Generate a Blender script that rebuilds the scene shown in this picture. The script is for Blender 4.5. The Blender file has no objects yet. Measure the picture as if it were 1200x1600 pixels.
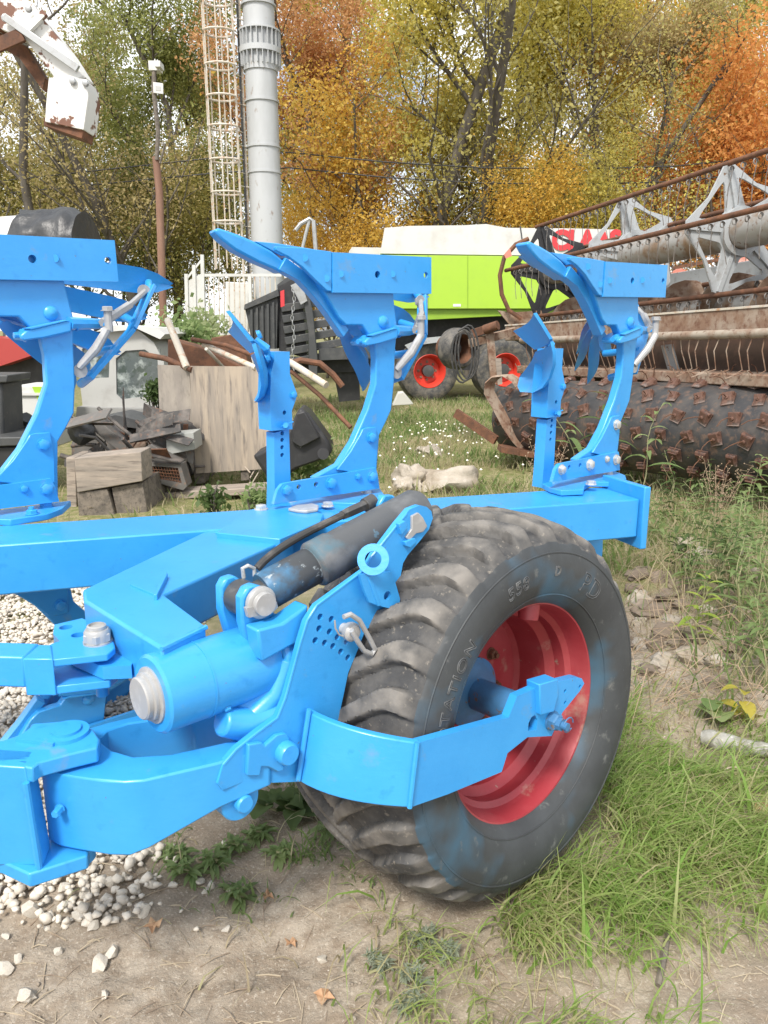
import bpy, bmesh, math, random
import numpy as np
from mathutils import Vector, Matrix, noise as mnoise
from mathutils.geometry import tessellate_polygon
scene = bpy.context.scene
COL = scene.collection
R = math.radians
random.seed(7); RNG = np.random.default_rng(7)

# ------------------------------------------------------------------ camera
CAM_H, PITCH, FPX = 1.55, R(13.5), 1209.0
cam_d = bpy.data.cameras.new('camera'); cam = bpy.data.objects.new('camera', cam_d); COL.objects.link(cam)
cam.location = (0, 0, CAM_H); cam.rotation_euler = (R(90) - PITCH, 0, 0)
cam_d.sensor_fit = 'VERTICAL'; cam_d.sensor_height = 32.0; cam_d.lens = 32.0 * FPX / 1600.0
cam_d.clip_start = 0.05; cam_d.clip_end = 2000
scene.camera = cam
# ------------------------------------------------------------------ light
SUN_EL, SUN_AZ = R(50), R(200)      # azimuth clockwise from +Y: behind the camera, to the left
w = bpy.data.worlds.new('World'); scene.world = w; w.use_nodes = True
nt = w.node_tree; bg = nt.nodes['Background']
sky = nt.nodes.new('ShaderNodeTexSky'); sky.sky_type = 'NISHITA'; sky.sun_disc = False
sky.sun_elevation = SUN_EL; sky.sun_rotation = SUN_AZ; sky.dust_density = 3.0
tc = nt.nodes.new('ShaderNodeTexCoord'); nz = nt.nodes.new('ShaderNodeTexNoise')
nz.inputs['Scale'].default_value = 3.0; nz.inputs['Detail'].default_value = 6
rp = nt.nodes.new('ShaderNodeValToRGB'); rp.color_ramp.elements[0].position = .36; rp.color_ramp.elements[1].position = .52
mx = nt.nodes.new('ShaderNodeMix'); mx.data_type = 'RGBA'
nt.links.new(tc.outputs['Generated'], nz.inputs['Vector']); nt.links.new(nz.outputs['Fac'], rp.inputs['Fac'])
nt.links.new(rp.outputs['Color'], mx.inputs['Factor']); nt.links.new(sky.outputs['Color'], mx.inputs['A'])
mx.inputs['B'].default_value = (7.6, 7.8, 8.0, 1)   # bright overcast cloud
nt.links.new(mx.outputs['Result'], bg.inputs['Color']); bg.inputs['Strength'].default_value = 0.098
sl = bpy.data.lights.new('sun', 'SUN'); sun = bpy.data.objects.new('sun', sl); COL.objects.link(sun)
sl.energy = 2.1; sl.angle = R(12); sl.color = (1, .95, .88)
sd = Vector((math.sin(SUN_AZ) * math.cos(SUN_EL), math.cos(SUN_AZ) * math.cos(SUN_EL), math.sin(SUN_EL)))
sun.rotation_euler = sd.to_track_quat('Z', 'Y').to_euler()
vs = scene.view_settings; vs.view_transform = 'Standard'; vs.look = 'None'; vs.exposure = 1.05; vs.gamma = 1
scene.cycles.max_bounces = 6; scene.cycles.transparent_max_bounces = 6

# ------------------------------------------------------------------ measuring helpers (photo pixel -> point on a known surface)
_c, _s = math.cos(PITCH), math.sin(PITCH)
EYE = Vector((0, 0, CAM_H))
def ray(u, v):
    a = (u - 600) / FPX; b = (800 - v) / FPX
    return Vector((a, _c + b * _s, -_s + b * _c))
def at(u, v, Y): r = ray(u, v); return EYE + r * (Y / r.y)
def atz(u, v, z): r = ray(u, v); return EYE + r * ((z - CAM_H) / r.z)
def onp(u, v, p, n): r = ray(u, v); return EYE + r * ((Vector(p) - EYE).dot(n) / r.dot(n))
YAW = R(42)
N = Vector((math.sin(YAW), -math.cos(YAW), 0)); T = Vector((math.cos(YAW), math.sin(YAW), 0)); Z = Vector((0, 0, 1))
WC = Vector((.385, 1.86, .555))
def kp(u, v, k): return onp(u, v, WC + N * k, N)

# ------------------------------------------------------------------ mesh builder
class MB:
    def __init__(s): s.v = []; s.f = []
    def add(s, vs, fs):
        o = len(s.v); s.v += [Vector(p) for p in vs]; s.f += [tuple(i + o for i in f) for f in fs]; return s
    def hexa(s, b, t):      # two quads, bottom and top, same order
        return s.add(list(b) + list(t), [(3, 2, 1, 0), (4, 5, 6, 7)] + [(i, (i + 1) % 4, 4 + (i + 1) % 4, 4 + i) for i in range(4)])
    def box(s, c, size, rz=0, m=None):
        c = Vector(c); sx, sy, sz = [q / 2 for q in size]; M = m or Matrix.Rotation(rz, 3, 'Z')
        P = lambda x, y, z: c + M @ Vector((x, y, z))
        return s.hexa([P(-sx, -sy, -sz), P(sx, -sy, -sz), P(sx, sy, -sz), P(-sx, sy, -sz)], [P(-sx, -sy, sz), P(sx, -sy, sz), P(sx, sy, sz), P(-sx, sy, sz)])
    def bar(s, p0, p1, w, h, up=Z):     # rectangular bar
        p0, p1 = Vector(p0), Vector(p1); d = (p1 - p0).normalized(); x = d.cross(up)
        x = x.normalized() if x.length > 1e-5 else Vector((1, 0, 0)); y = x.cross(d)
        q = [x * a * w / 2 + y * b * h / 2 for a, b in ((-1, -1), (1, -1), (1, 1), (-1, 1))]
        return s.hexa([p0 + k for k in q], [p1 + k for k in q])
    def prism(s, loops, off, offs=None):       # outer loop plus holes, extruded by off
        off = Vector(off); loops = [[Vector(p) for p in l] for l in loops]
        flat = [p for l in loops for p in l]; n = len(flat)
        if len(loops) == 1:
            cap = [tuple(range(n))] if n == 4 or n == 3 else None
        else: cap = None
        if cap is None: cap = [tuple(t) for t in tessellate_polygon(loops)]
        back = [p + (offs[i] if offs else off) for i, p in enumerate(flat)]
        fs = list(cap) + [tuple(i + n for i in reversed(t)) for t in cap]
        o = 0
        for l in loops:
            m = len(l); fs += [(o + i, o + (i + 1) % m, o + (i + 1) % m + n, o + i + n) for i in range(m)]; o += m
        return s.add(flat + back, fs)
    def tube(s, path, r, seg=10, caps=True):
        path = [Vector(p) for p in path]; n = len(path); rr = r if isinstance(r, (list, tuple)) else [r] * n
        o = len(s.v); x = None
        for i, p in enumerate(path):
            d = (path[min(i + 1, n - 1)] - path[max(i - 1, 0)]).normalized()
            if x is None: x = d.orthogonal().normalized()
            else:
                x = x - d * x.dot(d); x = x.normalized() if x.length > 1e-6 else d.orthogonal().normalized()
            y = d.cross(x)
            s.v += [p + (x * math.cos(2 * math.pi * k / seg) + y * math.sin(2 * math.pi * k / seg)) * rr[i] for k in range(seg)]
        for i in range(n - 1):
            a = o + i * seg; b = a + seg
            s.f += [(a + k, a + (k + 1) % seg, b + (k + 1) % seg, b + k) for k in range(seg)]
        if caps:
            s.f.append(tuple(o + k for k in reversed(range(seg)))); s.f.append(tuple(o + (n - 1) * seg + k for k in range(seg)))
        return s
    def cyl(s, p0, p1, r, seg=20, r2=None): return s.tube([p0, p1], [r, r if r2 is None else r2], seg)
    def lathe(s, prof, org, axis, seg=32, closed=False):    # prof: (radius, height along axis)
        org = Vector(org); ax = Vector(axis).normalized(); x = ax.orthogonal().normalized(); y = ax.cross(x); o = len(s.v); n = len(prof)
        for r, h in prof:
            s.v += [org + ax * h + (x * math.cos(2 * math.pi * k / seg) + y * math.sin(2 * math.pi * k / seg)) * r for k in range(seg)]
        for i in range(n if closed else n - 1):
            a = o + i * seg; b = o + ((i + 1) % n) * seg
            s.f += [(a + k, a + (k + 1) % seg, b + (k + 1) % seg, b + k) for k in range(seg)]
        if not closed:
            if prof[0][0] > 1e-4: s.f.append(tuple(o + k for k in reversed(range(seg))))
            if prof[-1][0] > 1e-4: s.f.append(tuple(o + (n - 1) * seg + k for k in range(seg)))
        return s
    def bolt(s, p, n, r, h=None, nut=False, stud=0):
        n = Vector(n).normalized(); p = Vector(p); h = h or r * .75
        s.cyl(p, p + n * r * .18, r * 1.35, 16)
        s.lathe([(r * 1.12, 0), (r * 1.12, h * .85), (r * .92, h)], p + n * r * .18, n, 6)
        if stud: s.cyl(p + n * h, p + n * (h + stud), r * .55, 10)
        return s
    def grid(s, rows, th=None):     # rows of points; th = offset vector gives thickness
        R_ = len(rows); Cn = len(rows[0]); o = len(s.v); P = [Vector(p) for r in rows for p in r]; s.v += P
        q = [(o + i * Cn + j, o + i * Cn + j + 1, o + (i + 1) * Cn + j + 1, o + (i + 1) * Cn + j) for i in range(R_ - 1) for j in range(Cn - 1)]
        s.f += q
        if th is not None:
            m = R_ * Cn; s.v += [p + Vector(th) for p in P]; s.f += [tuple(i + m for i in reversed(f)) for f in q]
            rim = [i for i in range(Cn)] + [i * Cn + Cn - 1 for i in range(1, R_)] + [(R_ - 1) * Cn + j for j in reversed(range(Cn - 1))] + [i * Cn for i in reversed(range(1, R_ - 1))]
            for a, b in zip(rim, rim[1:] + rim[:1]): s.f.append((o + a, o + a + m, o + b + m, o + b))
        return s
    def ball(s, c, rad, sub=2, jit=0, sc=(1, 1, 1)):
        bm = bmesh.new(); bmesh.ops.create_icosphere(bm, subdivisions=sub, radius=1)
        vs = []
        for v in bm.verts:
            k = 1 + (jit * mnoise.noise(v.co * 1.7 + Vector(c) * 9) if jit else 0)
            vs.append(Vector(c) + Vector((v.co.x * sc[0], v.co.y * sc[1], v.co.z * sc[2])) * rad * k)
        s.add(vs, [tuple(v.index for v in f.verts) for f in bm.faces]); bm.free(); return s
    def build(s, name, mat, parent=None, bev=0, smooth=35, fix=True):
        org = worldloc(parent); me = bpy.data.meshes.new(name)
        me.from_pydata([tuple(p - org) for p in s.v], [], s.f)
        if fix:
            bm = bmesh.new(); bm.from_mesh(me); bmesh.ops.recalc_face_normals(bm, faces=bm.faces); bm.to_mesh(me); bm.free()
        o = bpy.data.objects.new(name, me); COL.objects.link(o)
        if mat: me.materials.append(mat)
        if smooth:
            me.polygons.foreach_set('use_smooth', [True] * len(me.polygons)); me.set_sharp_from_angle(angle=R(smooth))
        if parent: o.parent = parent
        if bev:
            b = o.modifiers.new('bevel', 'BEVEL'); b.width = bev; b.segments = 2; b.limit_method = 'ANGLE'; b.angle_limit = R(40); b.use_clamp_overlap = True
        return o
def worldloc(o):
    p = Vector((0, 0, 0))
    while o is not None: p += o.location; o = o.parent
    return p
def tag(o, label=None, cat=None, group=None, kind=None):
    if label: o['label'] = label
    if cat: o['category'] = cat
    if group: o['group'] = group
    if kind: o['kind'] = kind
    return o
def thing(name, loc, label, cat, group=None):
    o = bpy.data.objects.new(name, None); COL.objects.link(o); o.location = loc; o.empty_display_size = .1
    return tag(o, label, cat, group)
def copy_tree(o, parent=None):
    c = o.copy(); COL.objects.link(c)
    if parent is not None: c.parent = parent
    for ch in list(o.children): copy_tree(ch, c)
    return c
def set_mat(o, m):
    for sl_ in o.material_slots: sl_.link = 'OBJECT'; sl_.material = m
def np_mesh(name, V_, faces, mat, parent=None, tint=None, smooth=False):
    """fast mesh: V_ (n,3), faces (m,k) of equal size; tint = value per vertex"""
    me = bpy.data.meshes.new(name); V_ = np.asarray(V_, dtype=np.float32); F = np.asarray(faces, dtype=np.int32)
    m, k = F.shape
    me.vertices.add(len(V_)); me.vertices.foreach_set('co', V_.ravel())
    me.loops.add(m * k); me.loops.foreach_set('vertex_index', F.ravel())
    me.polygons.add(m); me.polygons.foreach_set('loop_start', np.arange(0, m * k, k, dtype=np.int32))
    if smooth: me.polygons.foreach_set('use_smooth', np.ones(m, dtype=bool))
    me.update(calc_edges=True)
    if tint is not None:
        a = me.attributes.new('tint', 'FLOAT', 'POINT'); a.data.foreach_set('value', np.asarray(tint, dtype=np.float32))
    if mat: me.materials.append(mat)
    if name is None: return me
    o = bpy.data.objects.new(name, me); COL.objects.link(o)
    if parent: o.parent = parent
    return o
def ring(c, r, n, ax, seg=14):
    """hole loop in the plane of normal n"""
    return [Vector(c) + (Vector(ax) * math.cos(2 * math.pi * k / seg) + Vector(n).cross(Vector(ax)) * math.sin(2 * math.pi * k / seg)) * r for k in range(seg)]
def bez(p0, p1, p2, p3, n=10):
    return [p0 * (1 - t) ** 3 + p1 * 3 * t * (1 - t) ** 2 + p2 * 3 * t * t * (1 - t) + p3 * t ** 3 for t in [i / n for i in range(n + 1)]]
def zm(pts, x0, y0, k): return [(x0 + k * x, y0 + k * y) for x, y in pts]

# ------------------------------------------------------------------ materials
def mat(name, col, rough=.5, metal=0, noise=None, bump=None, spec=None, coat=0):
    """noise: list of (scale, detail, lo, hi, colour, stretch) layers mixed over the base"""
    m = bpy.data.materials.new(name); m.use_nodes = True; t = m.node_tree; b = t.nodes['Principled BSDF']
    b.inputs['Base Color'].default_value = (*col, 1); b.inputs['Roughness'].default_value = rough; b.inputs['Metallic'].default_value = metal
    if spec is not None: b.inputs['Specular IOR Level'].default_value = spec
    if coat: b.inputs['Coat Weight'].default_value = coat; b.inputs['Coat Roughness'].default_value = .15
    tc = t.nodes.new('ShaderNodeTexCoord'); prev = None
    def tex(scale, det, stretch=(1, 1, 1), rough=.6):
        mp = t.nodes.new('ShaderNodeMapping'); mp.inputs['Scale'].default_value = stretch
        n_ = t.nodes.new('ShaderNodeTexNoise'); n_.inputs['Scale'].default_value = scale; n_.inputs['Detail'].default_value = det; n_.inputs['Roughness'].default_value = rough
        t.links.new(tc.outputs['Object'], mp.inputs['Vector']); t.links.new(mp.outputs['Vector'], n_.inputs['Vector']); return n_.outputs['Fac']
    for L in (noise or []):
        sc, det, lo, hi, c2 = L[:5]; st = L[5] if len(L) > 5 else (1, 1, 1)
        f = tex(sc, det, st); mr = t.nodes.new('ShaderNodeMapRange'); mr.inputs['From Min'].default_value = lo; mr.inputs['From Max'].default_value = hi
        t.links.new(f, mr.inputs['Value'])
        x = t.nodes.new('ShaderNodeMix'); x.data_type = 'RGBA'
        t.links.new(mr.outputs['Result'], x.inputs['Factor'])
        if prev is None: x.inputs['A'].default_value = (*col, 1)
        else: t.links.new(prev, x.inputs['A'])
        x.inputs['B'].default_value = (*c2, 1); prev = x.outputs['Result']
    if prev: t.links.new(prev, b.inputs['Base Color'])
    if bump:
        sc, det, st_, dist = bump[:4]; stt = bump[4] if len(bump) > 4 else (1, 1, 1)
        bp = t.nodes.new('ShaderNodeBump'); bp.inputs['Strength'].default_value = st_; bp.inputs['Distance'].default_value = dist
        t.links.new(tex(sc, det, stt), bp.inputs['Height']); t.links.new(bp.outputs['Normal'], b.inputs['Normal'])
    return m
BLUE = mat('blue_paint', (.032, .30, .70), .34, 0, [(6, 5, .40, .75, (.045, .335, .74)), (25, 4, .60, .74, (.026, .265, .64)), (9, 10, .62, .80, (.17, .27, .38)), (60, 3, .72, .75, (.12, .17, .24))], (38, 4, .16, .003, (1, 1, 2.2)), coat=.15)
BLUE2 = mat('faded_blue_paint', (.05, .17, .34), .5, 0, [(9, 5, .45, .6, (.06, .22, .46)), (30, 6, .6, .64, (.16, .12, .09))], (40, 4, .3, .004))
ZINC = mat('bright_zinc', (.62, .62, .60), .38, .55, [(30, 4, .5, .7, (.37, .37, .365))], (60, 3, .2, .002))
WHITEST = mat('silver_paint', (.37, .37, .365), .42, .2, [(18, 4, .5, .7, (.5, .5, .49))])
STEEL = mat('grey_steel', (.42, .43, .43), .4, .5, [(12, 5, .5, .7, (.30, .29, .27))])
DARKPIN = mat('dark_steel', (.10, .10, .10), .4, .6, [(20, 5, .5, .65, (.2, .19, .18))])
CYLM = mat('worn_cylinder_paint', (.095, .10, .105), .5, .1, [(8, 6, .5, .62, (.16, .165, .17)), (14, 8, .66, .72, (.20, .10, .045)), (7, 6, .54, .66, (.08, .15, .19)), (22, 7, .64, .67, (.12, .20, .26))], (35, 5, .3, .004))
RODM = mat('chipped_blue_cylinder', (.05, .055, .06), .45, .1, [(9, 5, .48, .62, (.045, .14, .25)), (38, 8, .60, .66, (.30, .34, .36))], (35, 5, .3, .003))
HOSE = mat('hose_rubber', (.035, .035, .035), .6, 0, [(15, 5, .5, .7, (.12, .11, .10))])
REDP = mat('red_rim_paint', (.30, .030, .040), .42, 0, [(5, 5, .45, .7, (.36, .062, .072)), (11, 7, .60, .70, (.35, .17, .14)), (40, 6, .68, .72, (.30, .22, .17))], (30, 5, .25, .004))
REDFAR = mat('bright_red_rim', (.62, .05, .03), .45, 0, [(6, 5, .55, .75, (.45, .06, .04))])
RUSTY2 = mat('flaky_rust', (.13, .065, .045), .7, .25, [(6, 7, .42, .60, (.22, .13, .10)), (18, 6, .50, .66, (.065, .045, .038)), (3, 3, .54, .66, (.30, .25, .23))], (40, 6, .5, .006))
RUST = mat('rusty_steel', (.115, .055, .032), .8, .1, [(9, 7, .42, .62, (.19, .085, .045)), (24, 6, .55, .7, (.075, .042, .03))], (40, 6, .5, .006))
RUSTL = mat('light_rust', (.24, .15, .10), .8, .1, [(5, 7, .42, .6, (.34, .27, .21)), (16, 6, .5, .66, (.16, .08, .05))], (40, 6, .4, .006))
RUSTG = mat('rusty_galvanised_tube', (.36, .35, .33), .45, .35, [(4, 7, .46, .62, (.25, .17, .11), (1, 1, 1)), (14, 6, .58, .68, (.17, .09, .05))])
GREYP = mat('grey_painted_steel', (.38, .40, .41), .5, .1, [(8, 6, .55, .7, (.27, .26, .25)), (22, 7, .64, .68, (.18, .11, .07))])
PEEL = mat('peeling_white_paint', (.72, .72, .69), .5, 0, [(3.5, 9, .575, .592, (.17, .075, .045)), (14, 6, .66, .68, (.13, .07, .05))], (30, 5, .3, .004))
WHITEP = mat('white_paint', (.58, .58, .56), .5, 0, [(4, 6, .5, .75, (.48, .47, .44)), (1.3, 7, .55, .75, (.50, .49, .45))])
CREAM = mat('cream_rusty_paint', (.52, .47, .39), .6, 0, [(12, 6, .52, .64, (.45, .27, .16)), (5, 4, .5, .7, (.60, .58, .54))])
LIME = mat('lime_green_paint', (.34, .54, .045), .4, 0, [(3, 4, .5, .8, (.31, .50, .05)), (1.2, 8, .55, .75, (.36, .52, .09))])
LIMED = mat('darker_lime_paint', (.24, .40, .03), .45, 0, [(3, 4, .5, .8, (.21, .35, .035))])
RED = mat('red_paint', (.60, .04, .05), .5)
PALERED = mat('faded_red_paint', (.62, .22, .17), .55, 0, [(6, 5, .5, .65, (.66, .40, .35))])
BLACK = mat('black_plastic', (.022, .022, .024), .55, 0, [(8, 5, .5, .8, (.05, .05, .05))], (60, 3, .2, .002))
CHAR = mat('charcoal_paint', (.055, .058, .06), .5, 0, [(6, 6, .5, .75, (.09, .09, .088)), (20, 5, .62, .72, (.14, .13, .11))])
TARP = mat('black_tarpaulin', (.03, .032, .035), .42, 0, [(6, 5, .5, .8, (.06, .06, .062))], (8, 4, .5, .03))
DRUM = mat('dark_drum_belt', (.040, .040, .042), .55, 0, [(5, 6, .45, .7, (.085, .074, .066)), (16, 6, .52, .7, (.14, .09, .065))], (30, 5, .3, .005))
def rubber(name, dust, blue=None):
    return mat(name, (.034, .035, .037), .70, 0, [(25, 7, .38, .75, (.07, .07, .07)), (9, 9, .42, .78, dust), (70, 4, .60, .72, (.20, .18, .15))] + ([blue] if blue else []), (60, 6, .35, .003))
TREAD = rubber('tread_rubber', (.135, .125, .112))
def dust_lugs(m):       # dried mud rubbed onto the lug tops, dark rubber left between them
    t = m.node_tree; b = t.nodes['Principled BSDF']; src = b.inputs['Base Color'].links[0].from_socket
    at_ = t.nodes.new('ShaderNodeAttribute'); at_.attribute_name = 'tint'; n_ = t.nodes.new('ShaderNodeTexNoise'); n_.inputs['Scale'].default_value = 16; n_.inputs['Detail'].default_value = 7
    tc = t.nodes.new('ShaderNodeTexCoord'); t.links.new(tc.outputs['Object'], n_.inputs['Vector']); mr = t.nodes.new('ShaderNodeMapRange'); mr.inputs['From Min'].default_value = .38; mr.inputs['From Max'].default_value = .68; t.links.new(n_.outputs['Fac'], mr.inputs['Value'])
    mu = t.nodes.new('ShaderNodeMath'); mu.operation = 'MULTIPLY'; t.links.new(mr.outputs['Result'], mu.inputs[0]); t.links.new(at_.outputs['Fac'], mu.inputs[1])
    x = t.nodes.new('ShaderNodeMix'); x.data_type = 'RGBA'; t.links.new(mu.outputs[0], x.inputs['Factor']); t.links.new(src, x.inputs['A']); x.inputs['B'].default_value = (.20, .185, .165, 1); t.links.new(x.outputs['Result'], b.inputs['Base Color'])
dust_lugs(TREAD)
SIDE = mat('sidewall_rubber', (.036, .040, .043), .62, 0, [(5, 6, .42, .74, (.062, .070, .075)), (2.6, 3.5, .56, .66, (.045, .105, .16)), (22, 9, .62, .74, (.13, .135, .13))], (70, 5, .25, .002))
FARTYRE = rubber('dusty_far_tyre', (.19, .165, .13))
GLASS = mat('dirty_glass', (.10, .12, .12), .12, 0, [(5, 8, .48, .62, (.38, .42, .40)), (11, 5, .5, .6, (.07, .09, .08))], spec=.6)
def wood(name, c1, c2, c3, st=(1, 1, .12), sc=14):
    return mat(name, c1, .85, 0, [(sc, 6, .42, .62, c2, st), (sc * 3, 5, .52, .72, c3, st), (3, 4, .55, .75, c2)], (sc * 2, 6, .5, .006, st))
PLY = wood('weathered_plywood', (.41, .34, .265), (.29, .25, .21), (.16, .14, .125), (1, 1, .10), 11)
TIMBER = wood('weathered_timber', (.34, .285, .235), (.23, .20, .17), (.12, .10, .085), (.12, 1, 1))
DKWOOD = wood('dark_sleeper_wood', (.19, .16, .13), (.11, .095, .08), (.06, .05, .045), (1, 1, 1))
def leafmat(name, c1, c2, c3=None):
    m = bpy.data.materials.new(name); m.use_nodes = True; t = m.node_tree; t.nodes.clear()
    out = t.nodes.new('ShaderNodeOutputMaterial'); d = t.nodes.new('ShaderNodeBsdfPrincipled'); d.inputs['Roughness'].default_value = .55; d.inputs['Specular IOR Level'].default_value = .3
    tr = t.nodes.new('ShaderNodeBsdfTranslucent'); mx = t.nodes.new('ShaderNodeMixShader'); mx.inputs[0].default_value = .58
    at_ = t.nodes.new('ShaderNodeAttribute'); at_.attribute_name = 'tint'; rp = t.nodes.new('ShaderNodeValToRGB'); cr = rp.color_ramp
    cr.elements[0].color = (*c1, 1); cr.elements[1].color = (*c2, 1)
    if c3: e = cr.elements.new(.5); e.color = (*c3, 1)
    t.links.new(at_.outputs['Fac'], rp.inputs['Fac'])
    for q in (d.inputs['Base Color'], tr.inputs['Color']): t.links.new(rp.outputs['Color'], q)
    t.links.new(d.outputs[0], mx.inputs[1]); t.links.new(tr.outputs[0], mx.inputs[2]); t.links.new(mx.outputs[0], out.inputs[0]); return m
BARK = mat('bark', (.085, .073, .06), .9, 0, [(8, 6, .45, .7, (.15, .135, .115), (1, 1, .2))], (20, 6, .6, .02, (1, 1, .2)))
STONE = mat('pale_limestone', (.56, .51, .43), .85, 0, [(9, 6, .45, .7, (.45, .40, .33)), (30, 5, .5, .7, (.64, .60, .53))], (40, 6, .5, .004))
ROCK = mat('concrete_rubble', (.40, .355, .295), .9, 0, [(4, 7, .42, .62, (.27, .235, .19)), (16, 6, .5, .7, (.47, .42, .36)), (2.5, 5, .5, .6, (.30, .25, .19))], (14, 7, .7, .03))
SOILCLOD = mat('soil_clod', (.16, .125, .095), .95, 0, [(9, 6, .45, .7, (.25, .20, .155))], (25, 6, .6, .01))
# ================================================================== THE PLOUGH
BASE = Vector((-.025, 2.967, .915))
plough = thing('reversible_plough', (-.1, 2.55, 0), 'bright blue reversible plough with a big red-rimmed transport wheel in the foreground', 'plough')
def bp(u, v, off=0): return onp(u, v, BASE + N * off, N)
BEV = .0025
def plate(name, pts, k, th, parent, m=BLUE, holes=(), base=None, bev=BEV):
    """flat plate traced in the travel plane; holes: (u,v,r metres)"""
    f = base or kp; n = N
    loops = [[f(u, v, k) for u, v in pts]] + [ring(f(u, v, k), r, n, T) for u, v, r in holes]
    return MB().prism(loops, -n * th).build(name, m, parent, bev if not holes else 0)
def bolts(name, pts, parent, m=BLUE):
    return [MB().bolt(p, n, r).build(name, m, parent) for p, n, r in pts]

# ---- main beam
bl = Vector((-1.19 * .94, 2.31 * .945, .927)); br = Vector((1.0, 2.953, .893))
bd = (br - bl).normalized(); bl2 = bl - bd * .9; bw = Vector((-bd.y, bd.x, 0)).normalized() * .25; bh = Vector((0, 0, -.155))
beam = MB().hexa([bl2 + bh, br + bh, br + bh + bw, bl2 + bh + bw], [bl2, br, br + bw, bl2 + bw]).build('main_beam', BLUE, plough, .006)
ep = [atz(1000, 741, .965), atz(1011, 765, .945)]
e0 = br + bd * .004
MB().hexa([e0 + Vector((0, 0, -.20)) - bw * .08, e0 + Vector((0, 0, -.20)) - bw * .08 + bd * .03, e0 + Vector((0, 0, -.20)) + bw * 1.02 + bd * .03, e0 + Vector((0, 0, -.20)) + bw * 1.02],
          [e0 + Vector((0, 0, .05)) - bw * .08, e0 + Vector((0, 0, .05)) - bw * .08 + bd * .03, e0 + Vector((0, 0, .05)) + bw * 1.02 + bd * .03, e0 + Vector((0, 0, .05)) + bw * 1.02]).build('beam_end_plate', BLUE, plough, .004)

# ---- one plough body (upper, middle); copied for the others and mirrored below the beam
OFFS = .028
leg_px = [(470, 400), (610, 402), (613, 440), (616, 470), (621, 512), (618, 545), (616, 600), (612, 640), (603, 660), (593, 680), (590, 720), (588, 757), (500, 757), (492, 747), (530, 726), (553, 690), (575, 640), (587, 600), (588, 560), (585, 532), (575, 522), (566, 508), (541, 508), (530, 497), (515, 470), (497, 440)]
body = MB().prism([[bp(u, v) for u, v in leg_px]], -N * .036).build('plough_body', BLUE, plough, .005)
P_ = lambda pts, off: [bp(u, v, off) for u, v in pts]
def bplate(name, pts, off, th, holes=(), m=BLUE, bev=BEV):
    return plate(name, pts, off, th, body, m, holes, bp, bev)
lp = [(520, 394), (674, 402), (674, 459), (520, 457)]
bplate('landside', lp, OFFS, .016, [(590, 429, .013), (665.5, 430, .012)])
for u, v in ((532, 428), (613, 428)): MB().cyl(bp(u, v, OFFS - .002), bp(u, v, OFFS + .0025), .012, 18).build('bolt_head', BLUE, body, 0)
bplate('frog_guard', [(431, 385), (473, 387), (518.4, 393), (518.4, 455.5), (511, 454), (494, 438), (473, 417), (450, 400), (432, 391)], OFFS - .004, .018)
for u, v in ((476, 403), (510, 435)): MB().cyl(bp(u, v, OFFS - .008), bp(u, v, OFFS - .0005), .012, 18).build('bolt_head', BLUE, body, 0)
# share point (long chisel) and share
tip = [(334, 359), (342, 356), (372, 366), (398, 377), (425, 392), (447, 410), (449, 421), (441, 427), (428, 420), (400, 408), (368, 391), (346, 374)]
bk = -N * .075 + T * .02
MB().prism([P_(tip, -.03)], bk).build('share_point', BLUE, body, .008)
sh = [(398, 377), (432, 380), (476, 387), (520, 394), (519, 402), (470, 398), (440, 400), (425, 392)]
MB().prism([P_(sh, -.034)], -N * .19 + T * .04).build('share', BLUE, body, .004)
# shin strip under the frog
o1 = [(436, 421), (468, 438), (491, 463), (512, 490), (529, 515), (537, 527)]; i1 = [(447, 402), (482, 428), (506, 456), (524, 484), (537, 503), (546, 515)]
MB().prism([P_(o1, -.022) + P_(i1[::-1], -.022)], -N * .05 + T * .01).build('shin', BLUE, body, .003)
# mouldboard slats running back and away from the camera
def slat(st, en, sag, w0, w1, tilt):
    rows = []
    p1 = st + (en - st) * .33 + Vector((-.045, .03, sag)); p2 = st + (en - st) * .7 + Vector((-.035, .0, sag))
    path = bez(st, p1, p2, en, 12)
    for i, p in enumerate(path):
        t = i / 12; wd = (w0 + (w1 - w0) * t) * (1 if t < .8 else max(.15, 1 - ((t - .8) / .2) ** 2 * .85))
        up = Vector((tilt * t * .5, tilt * t * -.2, 1)).normalized()
        rows.append([p + up * wd * .5, p + Vector((-.012, -.004, 0)), p - up * wd * .5])
    return MB().grid(rows, Vector((.012, .003, 0))).build('mouldboard_slat', BLUE, body, 0)
S0 = [bp(476, 428, -.06), bp(505, 462, -.06), bp(522, 492, -.06), bp(536, 516, -.055)]
E0 = [Vector((.20, 3.72, 1.69)), Vector((.13, 3.57, 1.56)), Vector((.05, 3.45, 1.42)), Vector((-.085, 3.30, 1.285))]
for st, en, sg, a, b, tl in zip(S0[:3], E0[:3], (.015, .02, .03, .05), (.085, .08, .075, .085), (.105, .09, .075, .05), (.3, .4, .5, .7)): slat(st, en, sg, a, b, tl)
def finger(st, en, wd):
    path = bez(st, st + Vector((-.02, .10, -.04)), en + Vector((.035, -.06, .09)), en, 12); rows = []
    for i, p in enumerate(path):
        t = i / 12; w_ = wd * min(1, .45 + t * 1.2) * (1 if t < .75 else max(.12, 1 - ((t - .75) / .25) ** 2 * .9)); ac = Vector((.80, .1, .58)).normalized()
        rows.append([p + ac * w_ * .5, p + Vector((-.006, -.012, 0)), p - ac * w_ * .5])
    MB().grid(rows, Vector((.004, .011, .004))).build('mouldboard_finger', BLUE, body, 0)
finger(bp(538, 518, -.06), Vector((-.085, 3.30, 1.285)), .06)
finger(bp(532, 505, -.07), Vector((-.10, 3.50, 1.335)), .06)
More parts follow.
